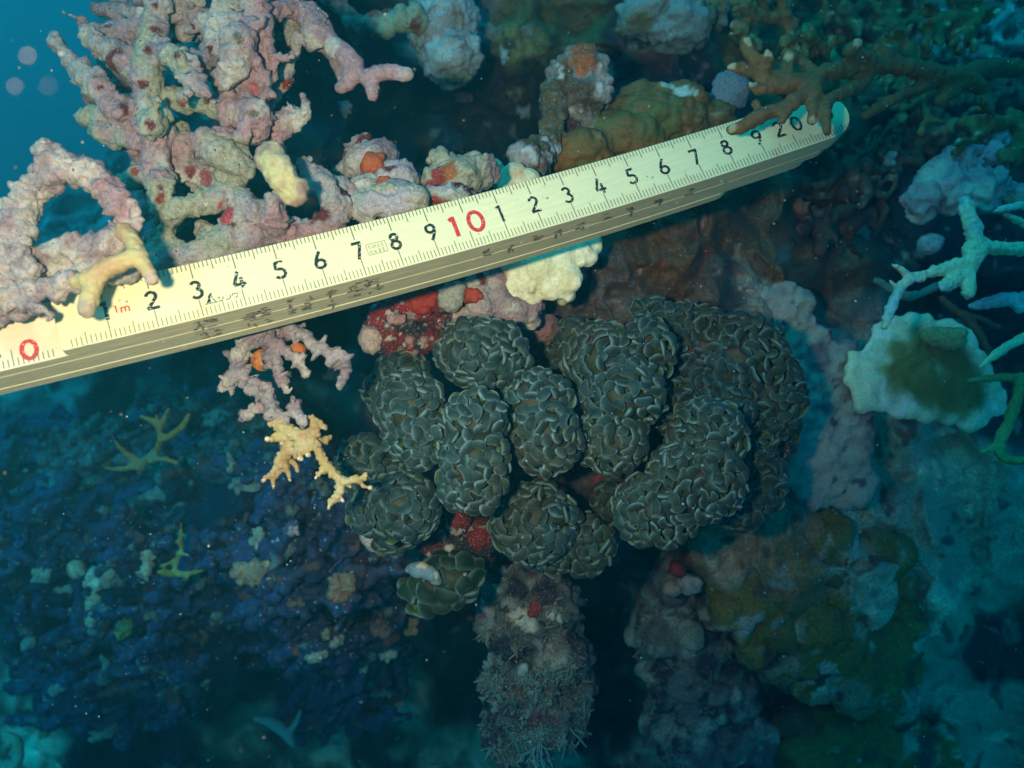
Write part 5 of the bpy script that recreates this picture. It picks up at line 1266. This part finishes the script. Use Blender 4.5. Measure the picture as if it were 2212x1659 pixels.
# long forked olive branches filling the corner
g = random.Random(44)
def fork(u, v, d, a, L_, r, depth, out):
    x, y = u + L_ * math.cos(a), v + L_ * math.sin(a)
    m = (u + x) / 2 + g.uniform(-8, 8), (v + y) / 2 + g.uniform(-8, 8)
    d2 = d - g.uniform(-.2, .7)
    out.append([(u, v, d, r), (*m, (d + d2) / 2, r * .95), (x, y, d2, r * (.8 if depth else .55))])
    if depth:
        for q in range(g.choice((2, 2, 3))): fork(x, y, d2, a + g.uniform(-1.0, 1.0), L_ * g.uniform(.55, .85), r * .85, depth - 1, out)
for (u, v, d, lab) in [(1790, 175, 31.5, 'forked olive brown coral bush directly behind the long brown branch'), (2010, 150, 33.5, 'spreading olive coral bush in the upper right, pointing left'), (2200, 260, 34.5, 'dark olive coral bush entering at the right edge under the corner'),
                      (2120, 20, 36, 'olive coral bush hanging in from the top right corner'), (1700, 40, 36, 'short dull olive bush at the top edge left of the corner bushes')]:
    out = []
    for q in range(5): fork(u + g.uniform(-12, 12), v + g.uniform(-12, 12), d + 1.2, math.radians(g.gauss(185, 55)), g.uniform(42, 66), g.uniform(11, 14), 2, out)
    out.append([(u - 15, v - 15, d + 1.3, 14), (u + 15, v + 15, d + 1.3, 14)])
    organic('finger_coral', M_live_far, out, vox=.10, disp=[(.9,.10,7,'f'),(.35,.08,8,'b')], jit=.08, seed=int(u), col=paint([((.20,.115,.04),1.2,.1,.2,3),((.09,.10,.035),1.5,.1,.2,6),((.34,.32,.18),.5,.44,.06,9)],(.15,.12,.035)), label=lab, cat='coral', group='forked olive coral bushes of the upper right')
for i, (u, v, a, b, rot, c, lab) in enumerate([(1090,116,8,24,25,(.40,.44,.40),'pale upright sliver in the dark wall left of the grey knob'),(1342,66,20,8,-8,(.26,.28,.12),'thin yellowish flake near the top edge above the brown crust coral'),(1139,241,24,15,0,(.26,.24,.24),'grey chip beside the foot of the grey knob'),
      (1115,200,16,14,0,(.16,.12,.05),'small olive lump on the dark wall left of the grey knob'),(1010,205,26,16,20,(.22,.12,.10),'reddish grey crust bit below the pale mottled rock'),(990,165,30,16,0,(.24,.20,.10),'tan crust lump just under the pale mottled rock'),
      (745,240,12,20,0,(.36,.32,.28),'small pale knob in the shade right of the dead coral tangle'),(1950,250,13,11,0,(.22,.18,.06),'little olive knob in the dark right of the ruler end'),(1920,345,12,15,20,(.20,.26,.24),'dim pale tip in the dark right of the ruler end, lower down')]):
    d = hit(u, v) - .15
    g_ = random.Random(i + 70); tb = [[(u, v, d, min(a,b)*.5), (u + math.cos(q)*a*1.1, v + math.sin(q)*b*1.1, d - g_.uniform(0,.3), min(a,b)*.2)] for q in [g_.uniform(0,6.28) for _ in range(3)]]
    organic('coral_fragment', M_dead, tb, [ell(u,v,d,a*.9,b*.9,a*d/F*.4,rot)], vox=.08, disp=[(.9,.2,i,'f'),(.35,.16,i+50,'r'),(.18,.10,i+90,'b')], col=paint([(tuple(x*.55 for x in c),.6,.15,.15,i)],c), label=lab, cat='rubble piece', seed=i)

# ------------------------------------------------------------------ particles drifting in the water
m_p, t_, b_ = node_mat('marine_snow'); b_.inputs['Base Color'].default_value = (.42, .42, .40, 1); b_.inputs['Roughness'].default_value = .6
def fleck(c, r, g, level=1):
    v, f = ico(level)
    return c + v * (1 + .25 * np.array([g.uniform(-1, 1) for _ in v]))[:, None] * np.array([r * g.uniform(.7, 1.3), r * g.uniform(.6, 1.1), r]), f
g = random.Random(5); V, Fc, nn_ = [], [], 0
for _ in range(1300):
    u, v = g.uniform(-200, 2400), g.uniform(-150, 1800); h = hit(u, v, 60)
    d = h - g.uniform(.05, 1.0) if g.random() < .6 else g.uniform(14, max(15, min(h, 45)))
    r = g.choice([.9, 1.1, 1.3, 1.6, 2.2]) * d / F * g.uniform(.7, 1.2)
    a, f = fleck(P(u, v, d), r, g); V.append(a); Fc.append(f + nn_); nn_ += len(a)
me, og = new_mesh('marine_snow', np.vstack(V), np.vstack(Fc), None, [m_p])
tag(link('marine_snow', me, og), kind='stuff')
PT = [(60,120,5.62,0.0075,'soft pale speck in the open water near the left edge'),(33,186,5.93,0.0055,'faint speck at the very left edge of the open water'),(105,185,5.46,0.0050,'faint round speck beside the dead coral tip'),(133,116,13.00,0.0225,'bright white speck at the tip of the dead coral tangle'),
 (96,706,5.15,0.0112,'large soft pinkish speck over the left end of the ruler'),(1712,278,5.15,0.0100,'large soft lilac speck over the 20 of the ruler'),(1735,145,7.41,0.0175,'bright soft speck over the brown finger coral'),(2162,186,6.55,0.0060,'soft ring-like speck in the upper right'),
 (2001,293,6.86,0.0070,'soft pale speck right of the ruler end'),(2003,318,6.55,0.0045,'fainter speck right under the soft pale one'),(400,748,14.00,0.0100,'small white speck on the lower edge of the ruler'),(632,1142,7.02,0.0086,'soft speck over the dark blue thicket'),
 (910,1232,7.41,0.0117,'soft white speck over the small bubble coral'),(1857,1643,14.00,0.0160,'bright speck at the bottom edge on the right'),(1700,1222,10.00,0.0120,'faint violet speck above the olive boulder')]
for i, (u, v, d, r, lab) in enumerate(PT):
    a, f = fleck(P(u, v, d), r, g, 2)
    me, og = new_mesh('suspended_particle', a, f, None, [m_p])
    tag(link('suspended_particle', me, og), lab, 'particle', 'pale specks drifting close to the lens')

# ------------------------------------------------------------------ haze (sea water)
def haze():
    m = bpy.data.materials.new('sea_water'); m.use_nodes = True
    t = m.node_tree; t.nodes.clear()
    o = t.nodes.new('ShaderNodeOutputMaterial'); v = t.nodes.new('ShaderNodeVolumePrincipled')
    v.inputs['Density'].default_value = 0.95
    v.inputs['Color'].default_value = (0.010, 0.135, 0.168, 1)
    v.inputs['Absorption Color'].default_value = (0.0, 0.91, 0.95, 1)
    v.inputs['Anisotropy'].default_value = 0.2
    t.links.new(v.outputs[0], o.inputs['Volume'])
    x0, x1, y0, y1, z0, z1 = -9.6, 9.6, -4.6, 14.6, -3.0, 0.55
    me = bpy.data.meshes.new('haze')
    me.from_pydata([(x, y, z) for x in (x0, x1) for y in (y0, y1) for z in (z0, z1)], [],
                   [(0, 1, 3, 2), (4, 6, 7, 5), (0, 4, 5, 1), (2, 3, 7, 6), (0, 2, 6, 4), (1, 5, 7, 3)])
    me.materials.append(m)
    ob = bpy.data.objects.new('haze', me); COL.objects.link(ob)
    tag(ob, kind='stuff')
haze()
